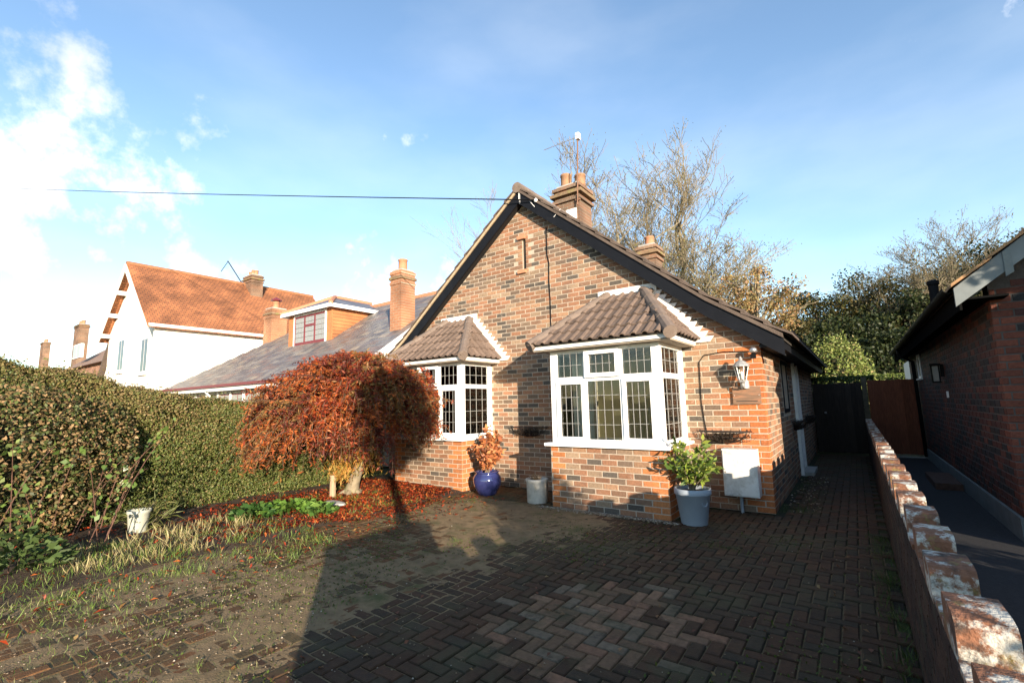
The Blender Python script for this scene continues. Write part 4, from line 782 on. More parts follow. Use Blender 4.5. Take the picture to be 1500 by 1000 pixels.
# ------------------------------------------------------------------ weeping maple
MP = np.array([-5.74, -2.02, .04]); maple = thing('weeping_maple', MP, 'weeping red and copper Japanese maple in front of a bay window', 'tree')
tk = MB(); tk.tube([MP+np.array([0, 0, -.06]), MP+np.array([.0, 0, .06]), MP+np.array([.03, .02, .2]), MP+np.array([.10, .05, .42]), MP+np.array([.06, .06, .75])], [.17, .12, .095, .085, .075], 9)
for a_ in (0.3, 1.5, 2.9, 4.1, 5.3): tk.tube([MP+np.array([0, 0, .1]), MP+np.array([.14*math.cos(a_), .14*math.sin(a_), .03]), MP+np.array([.27*math.cos(a_), .27*math.sin(a_), -.05])], [.06, .045, .02], 6)
fork = MP+np.array([.06, .06, .72]); LP = []; LD = []; strands = MB()
limbs = []
for i in range(13):
    th = 2*math.pi*i/13+random.uniform(-.2, .2); R_ = random.uniform(.75, 1.15); topz = random.uniform(1.45, 1.85)
    dx, dy = math.cos(th), math.sin(th); pts = [fork, fork+np.array([dx*.15, dy*.15, .45]), np.array([MP[0]+dx*R_*.45, MP[1]+dy*R_*.45, topz]), np.array([MP[0]+dx*R_*.85, MP[1]+dy*R_*.85, topz-.08]), np.array([MP[0]+dx*R_*1.15, MP[1]+dy*R_*1.15, topz-.45])]
    tk.tube(pts, [.04, .032, .024, .016, .009], 6); limbs.append(pts)
tk.build('trunk', 'bark_pale', maple, smooth=True)
SC_, SA = _r0[:2], _f[:2]/np.linalg.norm(_f[:2])
pads = []
for i in range(190):
    th = random.uniform(0, 6.283); q = math.sqrt(random.uniform(.0, 1)); lat, dep = q*math.cos(th), q*math.sin(th); lat *= 1.38 if lat < 0 else 1.12; dep *= 1.1
    dome = math.sqrt(max(0, 1-q*q)); z = .98+1.26*dome*(1 if lat > -.3 else .92)+random.uniform(-.2, .13)-(random.uniform(0, .75) if i % 3 == 0 else 0)*dome
    if lat < -.9: z -= .1*(-lat-.9)
    pads.append((lat, dep, z, q, random.uniform(.16, .34), random.randrange(4)))
BLD = []; PALS = [[((.24, .046, .016), 4), ((.30, .08, .02), 3), ((.15, .03, .017), 2)], [((.35, .115, .027), 4), ((.22, .060, .020), 3), ((.27, .15, .045), 1)], [((.12, .028, .018), 4), ((.085, .022, .017), 3), ((.19, .05, .02), 2)], [((.20, .125, .042), 3), ((.16, .12, .04), 3), ((.25, .085, .026), 2)]]
for lat0, dep0, z0, q, pr, pc in pads:
    for k in range(24):
        lat, dep = lat0+random.gauss(0, pr*.55), dep0+random.gauss(0, pr*.55); dx, dy = lat*SC_[0]+dep*SA[0], lat*SC_[1]+dep*SA[1]
        rr = math.hypot(dx, dy)+1e-3; ux, uy = dx/rr, dy/rr; ln = random.uniform(.15, .68)*(.5+.55*q)*(1.25 if lat < -.5 else 1)
        p0 = MP+np.array([dx, dy, 0]); p0[2] = z0+random.gauss(0, .05)-.25*((lat-lat0)**2+(dep-dep0)**2)/pr**2*.2; pts = []; cur = random.uniform(.15, .6); jx_, jy_ = random.gauss(0, .25), random.gauss(0, .25)
        if random.random() < .09 and q < .9:      # stray shoot standing out of the crown
            for t in np.linspace(0, 1, 6): pts.append(p0+np.array([(ux+jx_)*.35*t, (uy+jy_)*.35*t, .24*t-.2*t*t]))
        else:
            for t in np.linspace(0, 1, 6): pts.append(p0+np.array([(ux*cur+jx_*.5)*ln*t+random.gauss(0, .014), (uy*cur+jy_*.5)*ln*t+random.gauss(0, .014), .07*math.sin(t*2)-ln*t**1.5*.8]))
        if pts[-1][2] < .42: continue
        strands.tube(pts, [.0048, .0043, .0038, .0032, .0026, .0016], 3, False)
        for _ in range(27):
            t = random.uniform(.02, 1.0)*5; k0 = min(4, int(t)); p = pts[k0]+(pts[k0+1]-pts[k0])*(t-k0); d = np.array([ux*.3+random.gauss(0, .7), uy*.3+random.gauss(0, .7), -.45+random.gauss(0, .5)]); d /= np.linalg.norm(d); LP.append(p+d*.035); LD.append(d); BLD.append(pc)
strands.build('twigs', 'bark_maple', maple) if 'bark_maple' in MATS else (mk('bark_maple', (.13, .085, .05), rough=.8, var=.3, vs=20), strands.build('twigs', 'bark_maple', maple))
LP = np.array(LP); LD = np.array(LD); BLD = np.array(BLD); n = len(LP)
cl = np.zeros((n, 3))
for k in range(4):
    mk_ = BLD == k; cl[mk_] = palette(int(mk_.sum()), PALS[k], .3)
leafcloud('foliage', LP, .072, cl*np.array([1.12, .92, .85]), maple, 'leaf', .26, dirs=LD, fold=.05)
# golden hanging spray by the trunk
n = 2600; P = []; 
for _ in range(n):
    c_ = random.choice(((.05, -.25, .62, .16), (.28, -.2, .78, .17), (.12, -.28, .42, .11), (.42, -.05, .62, .14), (-.02, -.2, .85, .16))); P.append(MP+np.array([c_[0]+random.gauss(0, c_[3]), c_[1]+random.gauss(0, c_[3]*.7), c_[2]+random.gauss(0, c_[3]*.8)]))
P = np.array(P); leafcloud('golden_spray', P, .075, palette(n, [((.42, .26, .05), 4), ((.46, .19, .04), 3), ((.30, .24, .07), 2)]), maple, 'leaf', .16, dirs=np.tile((0, 0, -.7), (n, 1)))
q = onZ(487, 731, .04); tag(MB().tube([q+np.array([0, 0, -.1]), q+np.array([.0, 0, .36])], [.048, .045], 9).build('timber_stake', 'stake_wood'), 'short round timber stake beside the maple trunk', 'stake')
q = onZ(490, 741, .05); tag(MB().lathe(q+np.array([0, 0, .02]), [(.12, 0), (.16, .015), (.15, .035), (.08, .05)], 14, 1.4, .6).build('flat_stone', 'concrete'), 'pale flat stone lying in the leaf litter by the maple', 'stone')
# ------------------------------------------------------------------ hedge
hg = thing('clipped_hedge', (-7.3, -4.5, 0), 'long clipped green and bronze hedge sloping down towards the bungalow', 'hedge')
def htop(y): return float(np.interp(y, [-9, -6, -5.3, -4.6, -3.8, -2.9, -.4], [2.12, 2.05, 1.95, 1.74, 1.58, 1.50, 1.48]))
HXF, HXB = -6.85, -7.95
cy_ = np.linspace(-9, -.5, 40); V = []; 
for y in cy_: 
    t_ = htop(y)-.02; V += [(HXF-.30, y, 0), (HXF-.28, y, t_*.6), (HXF-.34, y, t_-.03), (HXB+.2, y, t_-.03), (HXB+.1, y, 0)]
Fc = [(5*i+k, 5*i+k+1, 5*i+6+k, 5*i+5+k) for i in range(39) for k in range(4)]+[(0, 1, 2, 3, 4), (195, 196, 197, 198, 199)]
mesh_obj('core', V, Fc, 'hedge_core', hg)
n = 230000; y = RS.uniform(-9, -.45, n); tp = np.array([htop(v) for v in y]); fr_ = RS.uniform(0, 1, n); zr = RS.uniform(.02, 1, n)**.9*tp; und = .05*np.sin(y*2.3)+.05*np.sin(y*5.1+1+zr*3)+.045*np.sin(zr*6.5-y*3.7)+.03*np.sin(y*13+zr*11)
face = fr_ < .68; zz = np.where(face, zr, tp+RS.normal(0, .025, n)+.03*np.sin(y*4.1)*np.sin(y*9.7+2)); dpt = np.abs(RS.normal(0, .085, n))
xx = np.where(face, HXF+und+.05*np.sin(zz*4+y)-dpt+np.clip((zz-tp+.25)/.25, 0, 1)**2*-.12, RS.uniform(HXB+.05, HXF-.08, n)); zz = zz+.02*np.sin(y*7)+np.where(RS.uniform(0, 1, n) < .03, RS.uniform(0, .12, n), 0)
P = np.stack([xx, y, zz], -1); cl = palette(n, [((.095, .125, .028), 5), ((.13, .16, .04), 4), ((.19, .19, .06), 2), ((.20, .145, .06), 2), ((.06, .085, .022), 3)], .25)
br_ = (zz/tp)+.25*np.sin(y*1.7+zz*2)+RS.normal(0, .15, n) > .93; cl[br_] = palette(int(br_.sum()), [((.22, .165, .065), 4), ((.18, .165, .05), 3), ((.26, .18, .08), 2), ((.13, .14, .04), 3)])
nr_ = np.where(face[:, None], (.75, -.35, .45), (.3, -.2, .9)); leafcloud('foliage', P, .018+.026*RS.uniform(0, 1, n)**1.5, cl, hg, 'leaf', .55, normal=nr_, dirs=RS.normal(size=(n, 3)))
# foreground rough bush with bramble arching over the bed
bs_ = thing('bramble_thicket', (-5.6, -5.8, 0), 'dark tangled bramble and dead-headed bush at the street end of the hedge', 'bush')
n = 46000; P = []
for cx_, cy2, cz_, r1, r2, r3, k_ in ((-6.55, -5.7, .85, .6, .75, .9, .40), (-6.3, -6.4, .75, .7, .6, .85, .4), (-6.7, -5.1, .9, .4, .5, .7, .2)):
    m_ = int(n*k_); v = RS.normal(size=(m_, 3)); v /= np.linalg.norm(v, axis=1)[:, None]; v *= RS.uniform(.72, 1.05, (m_, 1)); P.append(np.array([cx_, cy2, cz_])+v*np.array([r1, r2, r3]))
P = np.vstack(P); P = P[P[:, 2] > .03]; n = len(P); cl = palette(n, [((.15, .115, .045), 3), ((.24, .155, .07), 3.5), ((.09, .115, .03), 4), ((.30, .19, .09), 1.5), ((.05, .065, .02), 3)], .3)
leafcloud('foliage', P, .042, cl, bs_, 'leaf', .6, normal=np.tile((.7, -.5, .5), (n, 1)), dirs=RS.normal(size=(n, 3)))
MB().lathe((-6.55, -5.85, 0), [(.35, 0), (.5, .5), (.45, 1.1), (.2, 1.45)], 12).build('core', 'hedge_core', bs_)
br = MB(); LPb = []
for i in range(16):
    s_ = np.array([random.uniform(-6.0, -5.2), random.uniform(-6.1, -5.0), .0]); e = s_+np.array([random.uniform(.1, .7), random.uniform(-.3, .5), random.uniform(.5, 1.35)]); m_ = (s_+e)/2+np.array([-.1, 0, .35]); pts = [s_*(1-t)**2+2*m_*t*(1-t)+e*t*t for t in np.linspace(0, 1, 8)]; br.tube(pts, [.005, .0047, .0043, .004, .0035, .003, .002, .0015], 5, False)
    for _ in range(16): t = random.uniform(.2, 1); LPb.append(s_*(1-t)**2+2*m_*t*(1-t)+e*t*t+np.random.RandomState(i*31+_).normal(0, .035, 3))
br.build('canes', 'bramble_cane', bs_) if 'bramble_cane' in MATS else (mk('bramble_cane', (.13, .07, .05), rough=.6, var=.3), br.build('canes', 'bramble_cane', bs_))
LPb = np.array(LPb); leafcloud('bramble_leaves', LPb, .06, palette(len(LPb), [((.10, .16, .035), 4), ((.17, .21, .05), 2), ((.24, .17, .06), 1)]), bs_, 'leaf_gloss', .65)
# ------------------------------------------------------------------ ground cover
def bedz(x): return .03+.035*np.clip((-4.35-x)/.8, 0, 1)
def ingrid(n, f): 
    out_ = []
    while len(out_) < n:
        x, y = random.uniform(-7, -3.4), random.uniform(-6.8, -.9)
        if random.random() < f(x, y): out_.append((x, y))
    return np.array(out_)
def litter(x, y):
    d = ((x+5.1)/1.15)**2+((y+2.35)/1.5)**2; v = math.exp(-d*1.1)
    if -1.25 < y < -.88 and x < -4.6: v = .9
    if x > -4.3+.25*math.sin(y*2.1): v *= .12
    if x < -6.6: v *= .3
    return v+.02
n = 17000; xy = ingrid(n, litter); P = np.column_stack([xy, np.where(xy[:, 0] < -4.36, bedz(xy[:, 0]), .014)+RS.uniform(0, .018, n)])
leafcloud('fallen_leaves', P, .02+.055*RS.uniform(0, 1, n)**1.6, palette(n, [((.40, .060, .018), 5), ((.30, .042, .015), 4), ((.46, .13, .03), 3), ((.16, .04, .018), 2), ((.34, .19, .06), 1), ((.09, .05, .03), 2)], .35), None, 'leaf', .35, normal=np.tile((0, 0, 1.6), (n, 1)), dirs=RS.normal(size=(n, 3))*np.array([1, 1, .25]), kind='stuff')
def grass(name, spots, per, h, pal, spread=.06):
    P = []; D = []; Sz = []
    for x, y, k_ in spots:
        for _ in range(int(per*k_)):
            z = float(bedz(np.array(x))) if x < -4.36 else .0; hh = h*random.uniform(.4, 1.1)*k_; d = np.array([random.gauss(0, .42), random.gauss(0, .42), 1]); d /= np.linalg.norm(d); P.append(np.array([x+random.gauss(0, spread), y+random.gauss(0, spread), z])+d*hh*.5); D.append(d*3); Sz.append(hh)
    P = np.array(P); return leafcloud(name, P, np.array(Sz), palette(len(P), pal), None, 'leaf', .05, dirs=np.array(D), kind='stuff')
sp = [(random.uniform(-5.6, -3.9), random.uniform(-6.2, -3.6), random.uniform(.35, 1)) for _ in range(85)]+[(random.uniform(-4.4, -2.9), random.uniform(-6.6, -4.2), random.uniform(.2, .55)) for _ in range(60)]+[(random.uniform(-6.4, -4.4), random.uniform(-3.6, -1.6), random.uniform(.4, .9)) for _ in range(70)]
sp += [(random.uniform(-4.6, -1.75), random.uniform(-6.9, -4.5), random.uniform(.15, .6)**1.2) for _ in range(330)]
sp = [s_ for s_ in sp if s_[0] < -1.7-.5*max(0, s_[1]+5.4) or s_[0] < -3.5+.35*(s_[1]+6)*-.6]
sp += [(random.uniform(-5.4, -3.5), random.uniform(-6.7, -3.7), random.uniform(.3, 1)) for _ in range(120)]
GR = [((.11, .19, .03), 4), ((.17, .25, .05), 3), ((.30, .30, .12), 1.5), ((.07, .13, .025), 2)]
grass('grass_tufts', sp, 30, .115, GR)
grass('dry_grass', [(random.uniform(-5.6, -4.5), random.uniform(-5.6, -3.9), random.uniform(.5, 1)) for _ in range(60)], 26, .17, [((.36, .30, .14), 3), ((.44, .38, .2), 2), ((.25, .24, .08), 2)], .05)
tk_ = [tuple(onZ(x, y)[:2])+(k_,) for x, y, k_ in ((667, 795, .7), (745, 800, .45), (1030, 798, .5), (1050, 802, .6), (1075, 806, .6), (1100, 814, .6), (1190, 765, .4), (640, 760, .3), (690, 735, .4), (720, 730, .4), (800, 750, .4), (842, 752, .3), (1000, 775, .4), (1150, 745, .5), (1165, 750, .5))]
grass('drive_weeds', tk_+[(x+random.uniform(-.05, .05), y+random.uniform(-.05, .05), k_*.7) for x, y, k_ in tk_ for _ in range(2)], 46, .10, [((.07, .12, .02), 3), ((.11, .17, .03), 3)], .05)
grass('verge_weeds', [(random.uniform(.92, 1.05), random.uniform(-5.4, -.5), random.uniform(.25, .8)) for _ in range(110)]+[(random.uniform(.05, .4), random.uniform(.1, 3), random.uniform(.2, .7)) for _ in range(60)], 24, .13, [((.05, .085, .018), 3), ((.08, .12, .025), 2)], .035)
# moss creeping along the paver joints
n = 26000; a = RS.randint(-49, 11, n)*PC; b = RS.uniform(-7, -1.1, n); sw_ = RS.uniform(0, 1, n) < .5; x = np.where(sw_, a+RS.normal(0, .008, n), RS.uniform(-4.4, 1.0, n)); y = np.where(sw_, b, np.round(b/PC)*PC+RS.normal(0, .008, n))
ms_ = np.sin(x*1.9+1.2)*np.cos(y*1.6+.4)+.35*np.sin(x*5+y*4)+np.where(x < -2.2, .55, 0)+np.where(x > .1, .35, 0)-np.exp(-((x+.5)**2+(y+3.9)**2))*1.1; kp = ms_ > RS.uniform(.1, 1., n); x, y = x[kp], y[kp]; n = len(x)
leafcloud('joint_moss', np.column_stack([x, y, RS.uniform(.004, .011, n)]), .02, palette(n, [((.08, .12, .015), 3), ((.11, .14, .02), 2), ((.06, .07, .015), 2)]), None, 'leaf', .6, normal=np.tile((0, 0, 2.), (n, 1)), kind='stuff')
# pebbles: along the bay apron and strewn over the drive
Pp = []
for _ in range(900): Pp.append((random.uniform(-2.75, -.85), -1.06-abs(random.gauss(0, .05)), random.uniform(.006, .016)))
for _ in range(150): Pp.append((random.uniform(.04, .45), random.uniform(.2, 3.4), random.uniform(.006, .02)))
for _ in range(1300):
    x_, y_ = random.gauss(-3.0, .9), random.gauss(-5.2, .8)
    if x_ > -4.5: Pp.append((x_, y_, random.uniform(.002, .009)))
for _ in range(350): Pp.append((random.uniform(-4.2, .9), random.uniform(-5.5, -1.2), random.uniform(.003, .008)))
Pp = np.array(Pp); n = len(Pp); oc = np.array([(1, 0, 0), (0, 1, 0), (-1, 0, 0), (0, -1, 0), (0, 0, .75), (0, 0, -.3)]); jt = RS.uniform(.6, 1.3, (n, 6, 3))
V = np.column_stack([Pp[:, :2], np.full(n, .009)])[:, None, :]+oc[None]*Pp[:, 2][:, None, None]*jt; fo = np.array([(0, 1, 4), (1, 2, 4), (2, 3, 4), (3, 0, 4), (1, 0, 5), (2, 1, 5), (3, 2, 5), (0, 3, 5)]); Fc = (fo[None]+6*np.arange(n)[:, None, None]).reshape(-1, 3)
tag(mesh_obj('pebbles', V.reshape(-1, 3), Fc, 'claytile_attr', None, col=np.repeat(palette(n, [((.30, .24, .16), 3), ((.20, .15, .10), 4), ((.42, .37, .30), 1)]), 6, 0)), kind='stuff')
n = 420; P = []
for _ in range(n):
    if random.random() < .5: P.append((random.gauss(.92, .1), random.gauss(-4.6, .5), random.uniform(.012, .04)))
    else: P.append((random.uniform(-4.2, 1), random.uniform(-6, -1.3), .014))
P = np.array(P); leafcloud('drive_leaves', P, .038, palette(n, [((.16, .06, .03), 3), ((.22, .12, .05), 2), ((.30, .2, .08), 1)]), None, 'leaf', .6, normal=np.tile((0, 0, 1.5), (n, 1)), dirs=RS.normal(size=(n, 3))*np.array([1, 1, .3]), kind='stuff')
def rosette(px, py, r_, n, label, pal, h=.16, leaf=.10):
    q = onZ(px, py, .05); t_ = thing('leafy_plant', q, label, 'plant'); P = []; D = []
    for i in range(n):
        th = random.uniform(0, 6.28); s_ = r_*random.uniform(.15, 1); P.append(q+np.array([s_*math.cos(th), s_*math.sin(th), .03+h*random.uniform(.2, 1)*(1-.5*s_/r_)])); D.append((math.cos(th)*2, math.sin(th)*2, random.uniform(.1, .9)))
    P = np.array(P); leafcloud('leaves', P, leaf, palette(n, pal), t_, 'leaf', .55, dirs=np.array(D)); return t_
rosette(425, 752, .42, 300, 'bright green clump of broad leaves among red fallen leaves', [((.10, .20, .03), 3), ((.16, .27, .05), 2)]); rosette(375, 760, .30, 180, 'feathery dark green clump beside the broad-leaved one', [((.04, .10, .02), 3), ((.07, .14, .03), 2)], .2); rosette(470, 755, .2, 90, 'low green clump beside the flat stone', [((.06, .13, .025), 3), ((.12, .2, .04), 1)])
rosette(20, 850, .38, 330, 'pale broad-leaved plant in the shade below the bramble thicket', [((.07, .11, .03), 3), ((.05, .08, .022), 2)], .45, .085)
# ------------------------------------------------------------------ trees
def skeleton(base, height, r0, levels, spread, up, seed, nlimb=5, first=.28, droop=0., sub=(2, 3)):
    rg = random.Random(seed); tb = MB(); tips = []
    def grow(p, d, ln, r_, lv):
        nseg = 4; pts = [p]; rs = [r_]; dd = np.array(d, float)
        for i in range(nseg):
            dd = dd+np.array([rg.gauss(0, .13), rg.gauss(0, .13), rg.gauss(up*.10, .07)-droop*(lv > 2)*.12]); dd /= np.linalg.norm(dd); pts.append(pts[-1]+dd*ln/nseg); rs.append(max(.009, r_*(1-.12*(i+1))))
        tb.tube(pts, rs, 7 if lv == 0 else (5 if lv < 3 else 3), False)
        if lv >= levels: tips.extend(pts[1:]); return
        k_ = nlimb if lv == 0 else rg.randint(*sub)
        for j in range(k_):
            t = (first+(1-first)*(j+.6)/k_) if lv == 0 else rg.uniform(.25, 1); i0 = min(nseg-1, int(t*nseg)); q = pts[i0]+(pts[i0+1]-pts[i0])*(t*nseg-i0)
            a = rg.uniform(0, 6.28); s_ = rg.uniform(.6, 1.1)*spread; rnd = np.array([math.cos(a), math.sin(a), rg.uniform(-.1, .5)]); nd = dd*.9+rnd*s_; nd /= np.linalg.norm(nd); grow(q, nd, ln*rg.uniform(.48, .72), rs[i0]*rg.uniform(.5, .74), lv+1)
        nd = dd+np.array([rg.gauss(0, .2), rg.gauss(0, .2), .1]); nd /= np.linalg.norm(nd); grow(pts[-1], nd, ln*.65, rs[-1]*.95, lv+1)
    grow(np.array(base, float), (rg.gauss(0, .04), rg.gauss(0, .04), 1), height*.42, r0, 0); return tb, np.array(tips)
def bare_tree(px, py_top, Y, r0, seed, label, leaves, pal, levels=6, spread=.75, mat='bark_pale', leaf=.075, wide=1., **kw):
    q = onY(px, py_top, Y); base = np.array([q[0], Y, -.03]); H = q[2]; t_ = thing('bare_tree', base, label, 'tree', kw.pop('group', None)); tb, tips = skeleton(base, H, r0, levels, spread, .5, seed, **kw)
    V = np.array(tb.V); top = V[:, 2].max(); s_ = H/top; ctr = tips.mean(0)-base; sh = np.array([ctr[0], ctr[1], 0])/ctr[2]; V = V-sh*(V[:, 2:]-base[2]); tips = tips-sh*(tips[:, 2:]-base[2]); V[:, :2] = base[:2]+(V[:, :2]-base[:2])*wide; tips[:, :2] = base[:2]+(tips[:, :2]-base[:2])*wide; V[:, 2] = V[:, 2]*s_; tips = tips*np.array([1, 1, s_]); mesh_obj('trunk', V, tb.F, mat, t_, origin=base)
    if leaves:
        i = RS.choice(len(tips), leaves); P = tips[i]+RS.normal(0, .18, (leaves, 3)); leafcloud('crown', P, leaf, palette(leaves, pal), t_, 'leaf', .6)
    return t_
YL = [((.22, .20, .06), 3), ((.16, .17, .045), 3), ((.27, .19, .08), 1)]
bare_tree(872, 228, 19, .30, 3, 'tall nearly bare tree with pale branches behind the chimney', 9000, YL, 6, .72, nlimb=7, first=.35, wide=1.3)
bare_tree(958, 232, 20, .30, 8, 'tall nearly bare forked tree between the two chimneys', 9000, YL, 6, .78, nlimb=7, first=.3, wide=1.35)
bare_tree(1020, 330, 18, .16, 15, 'lower bare tree with drooping twigs right of the small chimney', 9000, YL, 6, .8, nlimb=7, first=.3, droop=.5, wide=1.2)
bare_tree(795, 262, 24, .2, 21, 'distant bare tree seen left of the main chimney', 2500, [((.30, .22, .15), 2), ((.24, .20, .10), 2)], 6, .6, nlimb=6)
bare_tree(690, 300, 26, .16, 22, 'thin bare tree peeping over the left gable slope', 700, [((.30, .22, .15), 2)], 5, .5, nlimb=5)
def leafy_tree(name, px, py_top, Y, rx, rz, label, pal, n=9000, leaf=.3, group=None, gap=.3, clumps=70, trunk='bark_dark'):
    q = onY(px, py_top, Y); base = np.array([q[0], Y, -.03]); t_ = thing(name, base, label, 'tree', group); H = q[2]; cz_ = H-rz
    tb = MB(); tb.tube([base, base+np.array([.1, 0, cz_*.5]), base+np.array([0, 0, H-rz*.5])], [.24, .18, .08], 7)
    rg = np.random.RandomState(int(px*7+Y)); C_ = rg.normal(size=(clumps, 3)); C_ /= np.linalg.norm(C_, axis=1)[:, None]; C_ *= rg.uniform(.45, 1., (clumps, 1))**.6; C_ = C_*np.array([rx, rx, rz])*rg.uniform(.82, 1.08, (clumps, 1))+np.array([q[0], Y, cz_])
    for c_ in C_[::2]: s_ = base+np.array([0, 0, cz_*rg.uniform(.55, 1.05)]); tb.tube([s_, (s_+c_)/2+np.array([0, 0, .2]), c_], [.07, .045, .015], 4, False)
    tb.build('trunk', trunk, t_); i = rg.randint(0, clumps, n); rad_ = (rx+rz)/2*rg.uniform(.14, .30, clumps); v = rg.normal(size=(n, 3)); v /= np.linalg.norm(v, axis=1)[:, None]; v *= rg.uniform(0, 1, (n, 1))**.45; P = C_[i]+v*rad_[i][:, None]*np.array([1.15, 1.15, .8])
    P = P[P[:, 2] > .15]; tint = rg.uniform(.75, 1.25, clumps); cl = palette(len(P), pal, .25); leafcloud('crown', P, leaf, cl*tint[i[:len(P)]][:, None], t_, 'leaf', .6); return t_
leafy_tree('golden_tree', 1098, 385, 15, 1.75, 1.9, 'thin golden-leaved tree beyond the bungalow eaves', [((.29, .19, .075), 4), ((.25, .21, .08), 3), ((.34, .19, .09), 2)], 6500, .115, clumps=75, trunk='bark_pale')
DG = [((.023, .036, .010), 5), ((.036, .050, .014), 4), ((.058, .065, .018), 2)]; OG = [((.060, .062, .016), 4), ((.095, .080, .024), 3), ((.13, .09, .03), 1.5), ((.036, .047, .013), 3)]
GRP = 'wooded slope behind the gardens'
for i, (px, py, Y, rx, rz, pal, lab) in enumerate(((1190, 418, 34, 3.4, 4.2, OG, 'olive tree at the edge of the wood above the bungalow gutter'), (1255, 408, 36, 3.8, 4.4, OG, 'olive and gold round-crowned tree in the middle of the wood'), (1330, 415, 33, 3.6, 4.2, DG, 'dark green tree in the wood above the red-brown gate'), (1225, 470, 28, 2.8, 3.2, DG, 'low dark tree in front of the wood behind the bright bush'), (1300, 470, 27, 3.0, 3.4, DG, 'low dark tree filling the gap beside the neighbour gutter'), (1400, 368, 38, 4.5, 5.4, DG, 'tall dark tree behind the neighbour flue'), (1480, 325, 40, 5, 6.6, DG, 'large dark tree behind the neighbour roof'), (1160, 462, 40, 2.8, 3.2, OG, 'small olive tree where the wood meets the golden tree'), (1560, 330, 42, 5, 6, DG, 'dark tree at the far end of the wood behind the neighbour ridge'))):
    leafy_tree('woodland_tree', px, py, Y, rx, rz, lab, pal, 17000, .20)
GB = [((.15, .135, .07), 3), ((.12, .12, .05), 3), ((.18, .14, .075), 2)]
for i, (px, py, Y, lab) in enumerate(((1345, 362, 35, 'grey twiggy bare tree rising over the middle of the wood'), (1405, 328, 36, 'grey twiggy bare tree rising behind the neighbour flue'), (1478, 278, 38, 'tallest twiggy bare tree rising above the neighbour roof'), (1300, 388, 37, 'low twiggy bare tree at the crest of the wood'))):
    bare_tree(px, py, Y, .22, 40+i, lab, 9000, GB, 6, .8, mat='bark_pale', leaf=.10, nlimb=7, first=.3, wide=1.3)
# bright bush and clipped hedge behind the gates
def bush(name, c_, r_, n, pal, label, cat, leaf=.09, box=False):
    t_ = thing(name, (c_[0], c_[1], 0), label, cat); rg = RS
    if box: P = np.column_stack([rg.uniform(-1, 1, n), rg.uniform(-1, 1, n), rg.uniform(-1, 1, n)]); ax_ = rg.randint(0, 3, n); P[np.arange(n), ax_] = np.sign(P[np.arange(n), ax_])*(1-np.abs(rg.normal(0, .06, n)))
    else: P = rg.normal(size=(n, 3)); P /= np.linalg.norm(P, axis=1)[:, None]; P *= rg.uniform(.55, 1.08, (n, 1)); P *= 1+.12*np.sin(P[:, :1]*9)*np.sin(P[:, 1:2]*8+P[:, 2:]*7)
    P = P*np.array(r_)+np.array(c_); P = P[P[:, 2] > .02]; leafcloud('foliage', P, leaf, palette(len(P), pal), t_, 'leaf', .55)
    m_ = MB(); m_.box(*(sum(([c_[k]-r_[k]*.8, c_[k]+r_[k]*.8] for k in range(2)), [])), 0, c_[2]+r_[2]*.6); m_.build('core', 'hedge_core', t_) if box else MB().lathe((c_[0], c_[1], 0), [(r_[0]*.35, 0), (r_[0]*.7, c_[2]), (r_[0]*.4, c_[2]+r_[2]*.6)], 10).build('core', 'hedge_core', t_); return t_
bush('bright_bush', (.47, 17, 1.85), (1.15, .9, 2.0), 11000, [((.20, .25, .06), 4), ((.28, .30, .09), 3), ((.13, .18, .045), 2), ((.33, .27, .12), 1)], 'sunlit yellow-green laurel bush behind the dark gate', 'bush', .12)
bush('garden_hedge', (.6, 8.6, .95), (.75, .35, .98), 7000, [((.05, .08, .018), 3), ((.08, .11, .025), 2)], 'dark clipped hedge just behind the close-boarded gate', 'hedge', .07, True)
bush('back_hedge', (2.4, 17.5, 1.1), (1.5, .5, 1.15), 8000, [((.18, .22, .05), 3), ((.11, .15, .035), 3)], 'low sunlit hedge seen over the red-brown gate', 'hedge', .08, True)
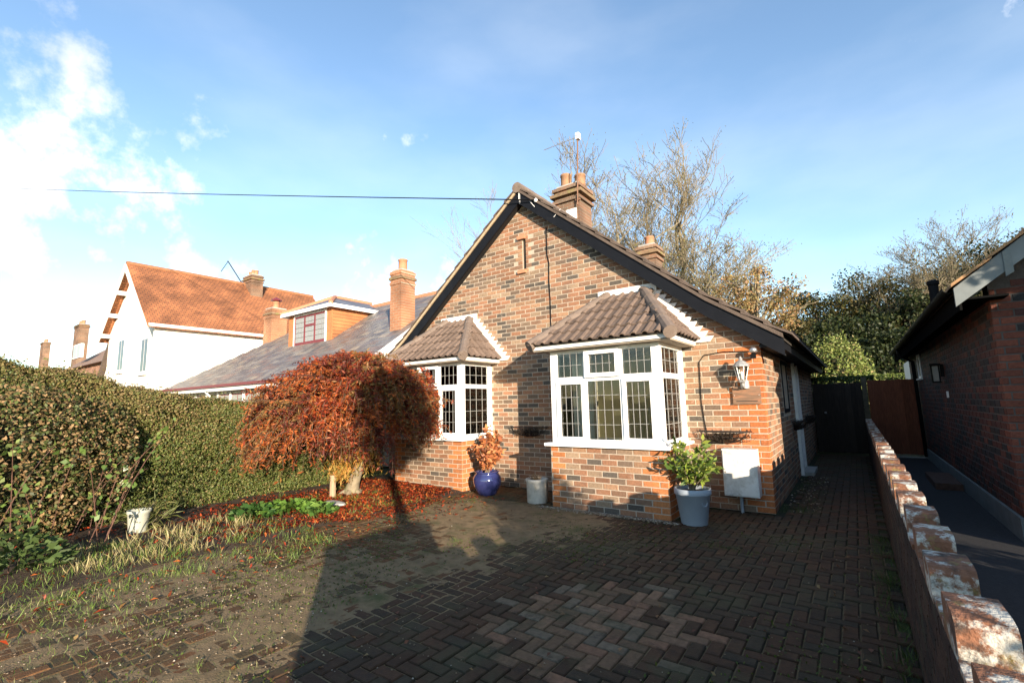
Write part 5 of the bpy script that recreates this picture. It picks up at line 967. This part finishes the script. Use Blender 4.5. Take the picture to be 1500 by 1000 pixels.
# small standard tree out of view, added to cast the shadow on the maple
def standard():
    b_ = np.array([3.05, -7.82, 0]); t_ = thing('added_shadow_tree', b_, 'unseen round-headed tree added to throw a shadow on the maple', 'tree'); MB().tube([b_, b_+np.array([.02, 0, 1.5]), b_+np.array([0, 0, 3.2])], [.10, .09, .06], 8).build('trunk', 'bark', t_)
    n = 7000; v = RS.normal(size=(n, 3)); v /= np.linalg.norm(v, axis=1)[:, None]; v *= RS.uniform(.2, 1, (n, 1))**.5; v *= 1+.30*np.sin(v[:, :1]*7+1)*np.sin(v[:, 1:2]*6+v[:, 2:]*8); v = v[(np.sin(v[:, 0]*9)+np.sin(v[:, 1]*8+1)+np.sin(v[:, 2]*9+2)) > -.9]; n = len(v); leafcloud('crown', b_+np.array([0, 0, 3.15])+v*np.array([.55, .55, .72]), .10, palette(n, DG), t_, 'leaf', .6)
standard()
bush('added_shade_hedge', (3.4, -5.5, .55), (.35, 3.6, .6), 11000, DG, 'unseen low hedge added across the low wall to shade the path', 'hedge', .07, True)  # unseen hedge, put in to keep the neighbour path in shade
bush('added_shade_shrub', (3.25, -5.75, 1.0), (.66, .66, .98), 10000, DG, 'unseen rounded shrub added across the wall to shade its coping', 'shrub', .07)  # unseen shrub, placed to shade the middle stretch of coping

def added_shade_tree():  # tree out of view, added to keep sun off the grey bargeboard
    b_ = np.array([5.1, -1.5, 0]); t_ = thing('added_shade_tree', b_, 'unseen small tree added to shade the bargeboard of the dark brick bungalow', 'tree'); tb = MB(); tb.tube([b_, b_+np.array([.05, 0, 1.6]), b_+np.array([0, 0, 3.4])], [.06, .05, .025], 8)
    for a in np.linspace(0, 5.5, 8): tb.tube([b_+np.array([0, 0, 2.6]), b_+np.array([.6*math.cos(a), .6*math.sin(a), 3.3]), b_+np.array([1.0*math.cos(a), 1.0*math.sin(a), 3.5])], [.025, .018, .008], 5, False)
    tb.build('trunk', 'bark', t_); n = 9000; v = RS.normal(size=(n, 3)); v /= np.linalg.norm(v, axis=1)[:, None]; v *= RS.uniform(.1, 1, (n, 1))**.5; leafcloud('crown', b_+np.array([0, 0, 3.45])+v*np.array([1.1, 1.1, .6]), .09, palette(n, DG), t_, 'leaf', .6)
added_shade_tree()
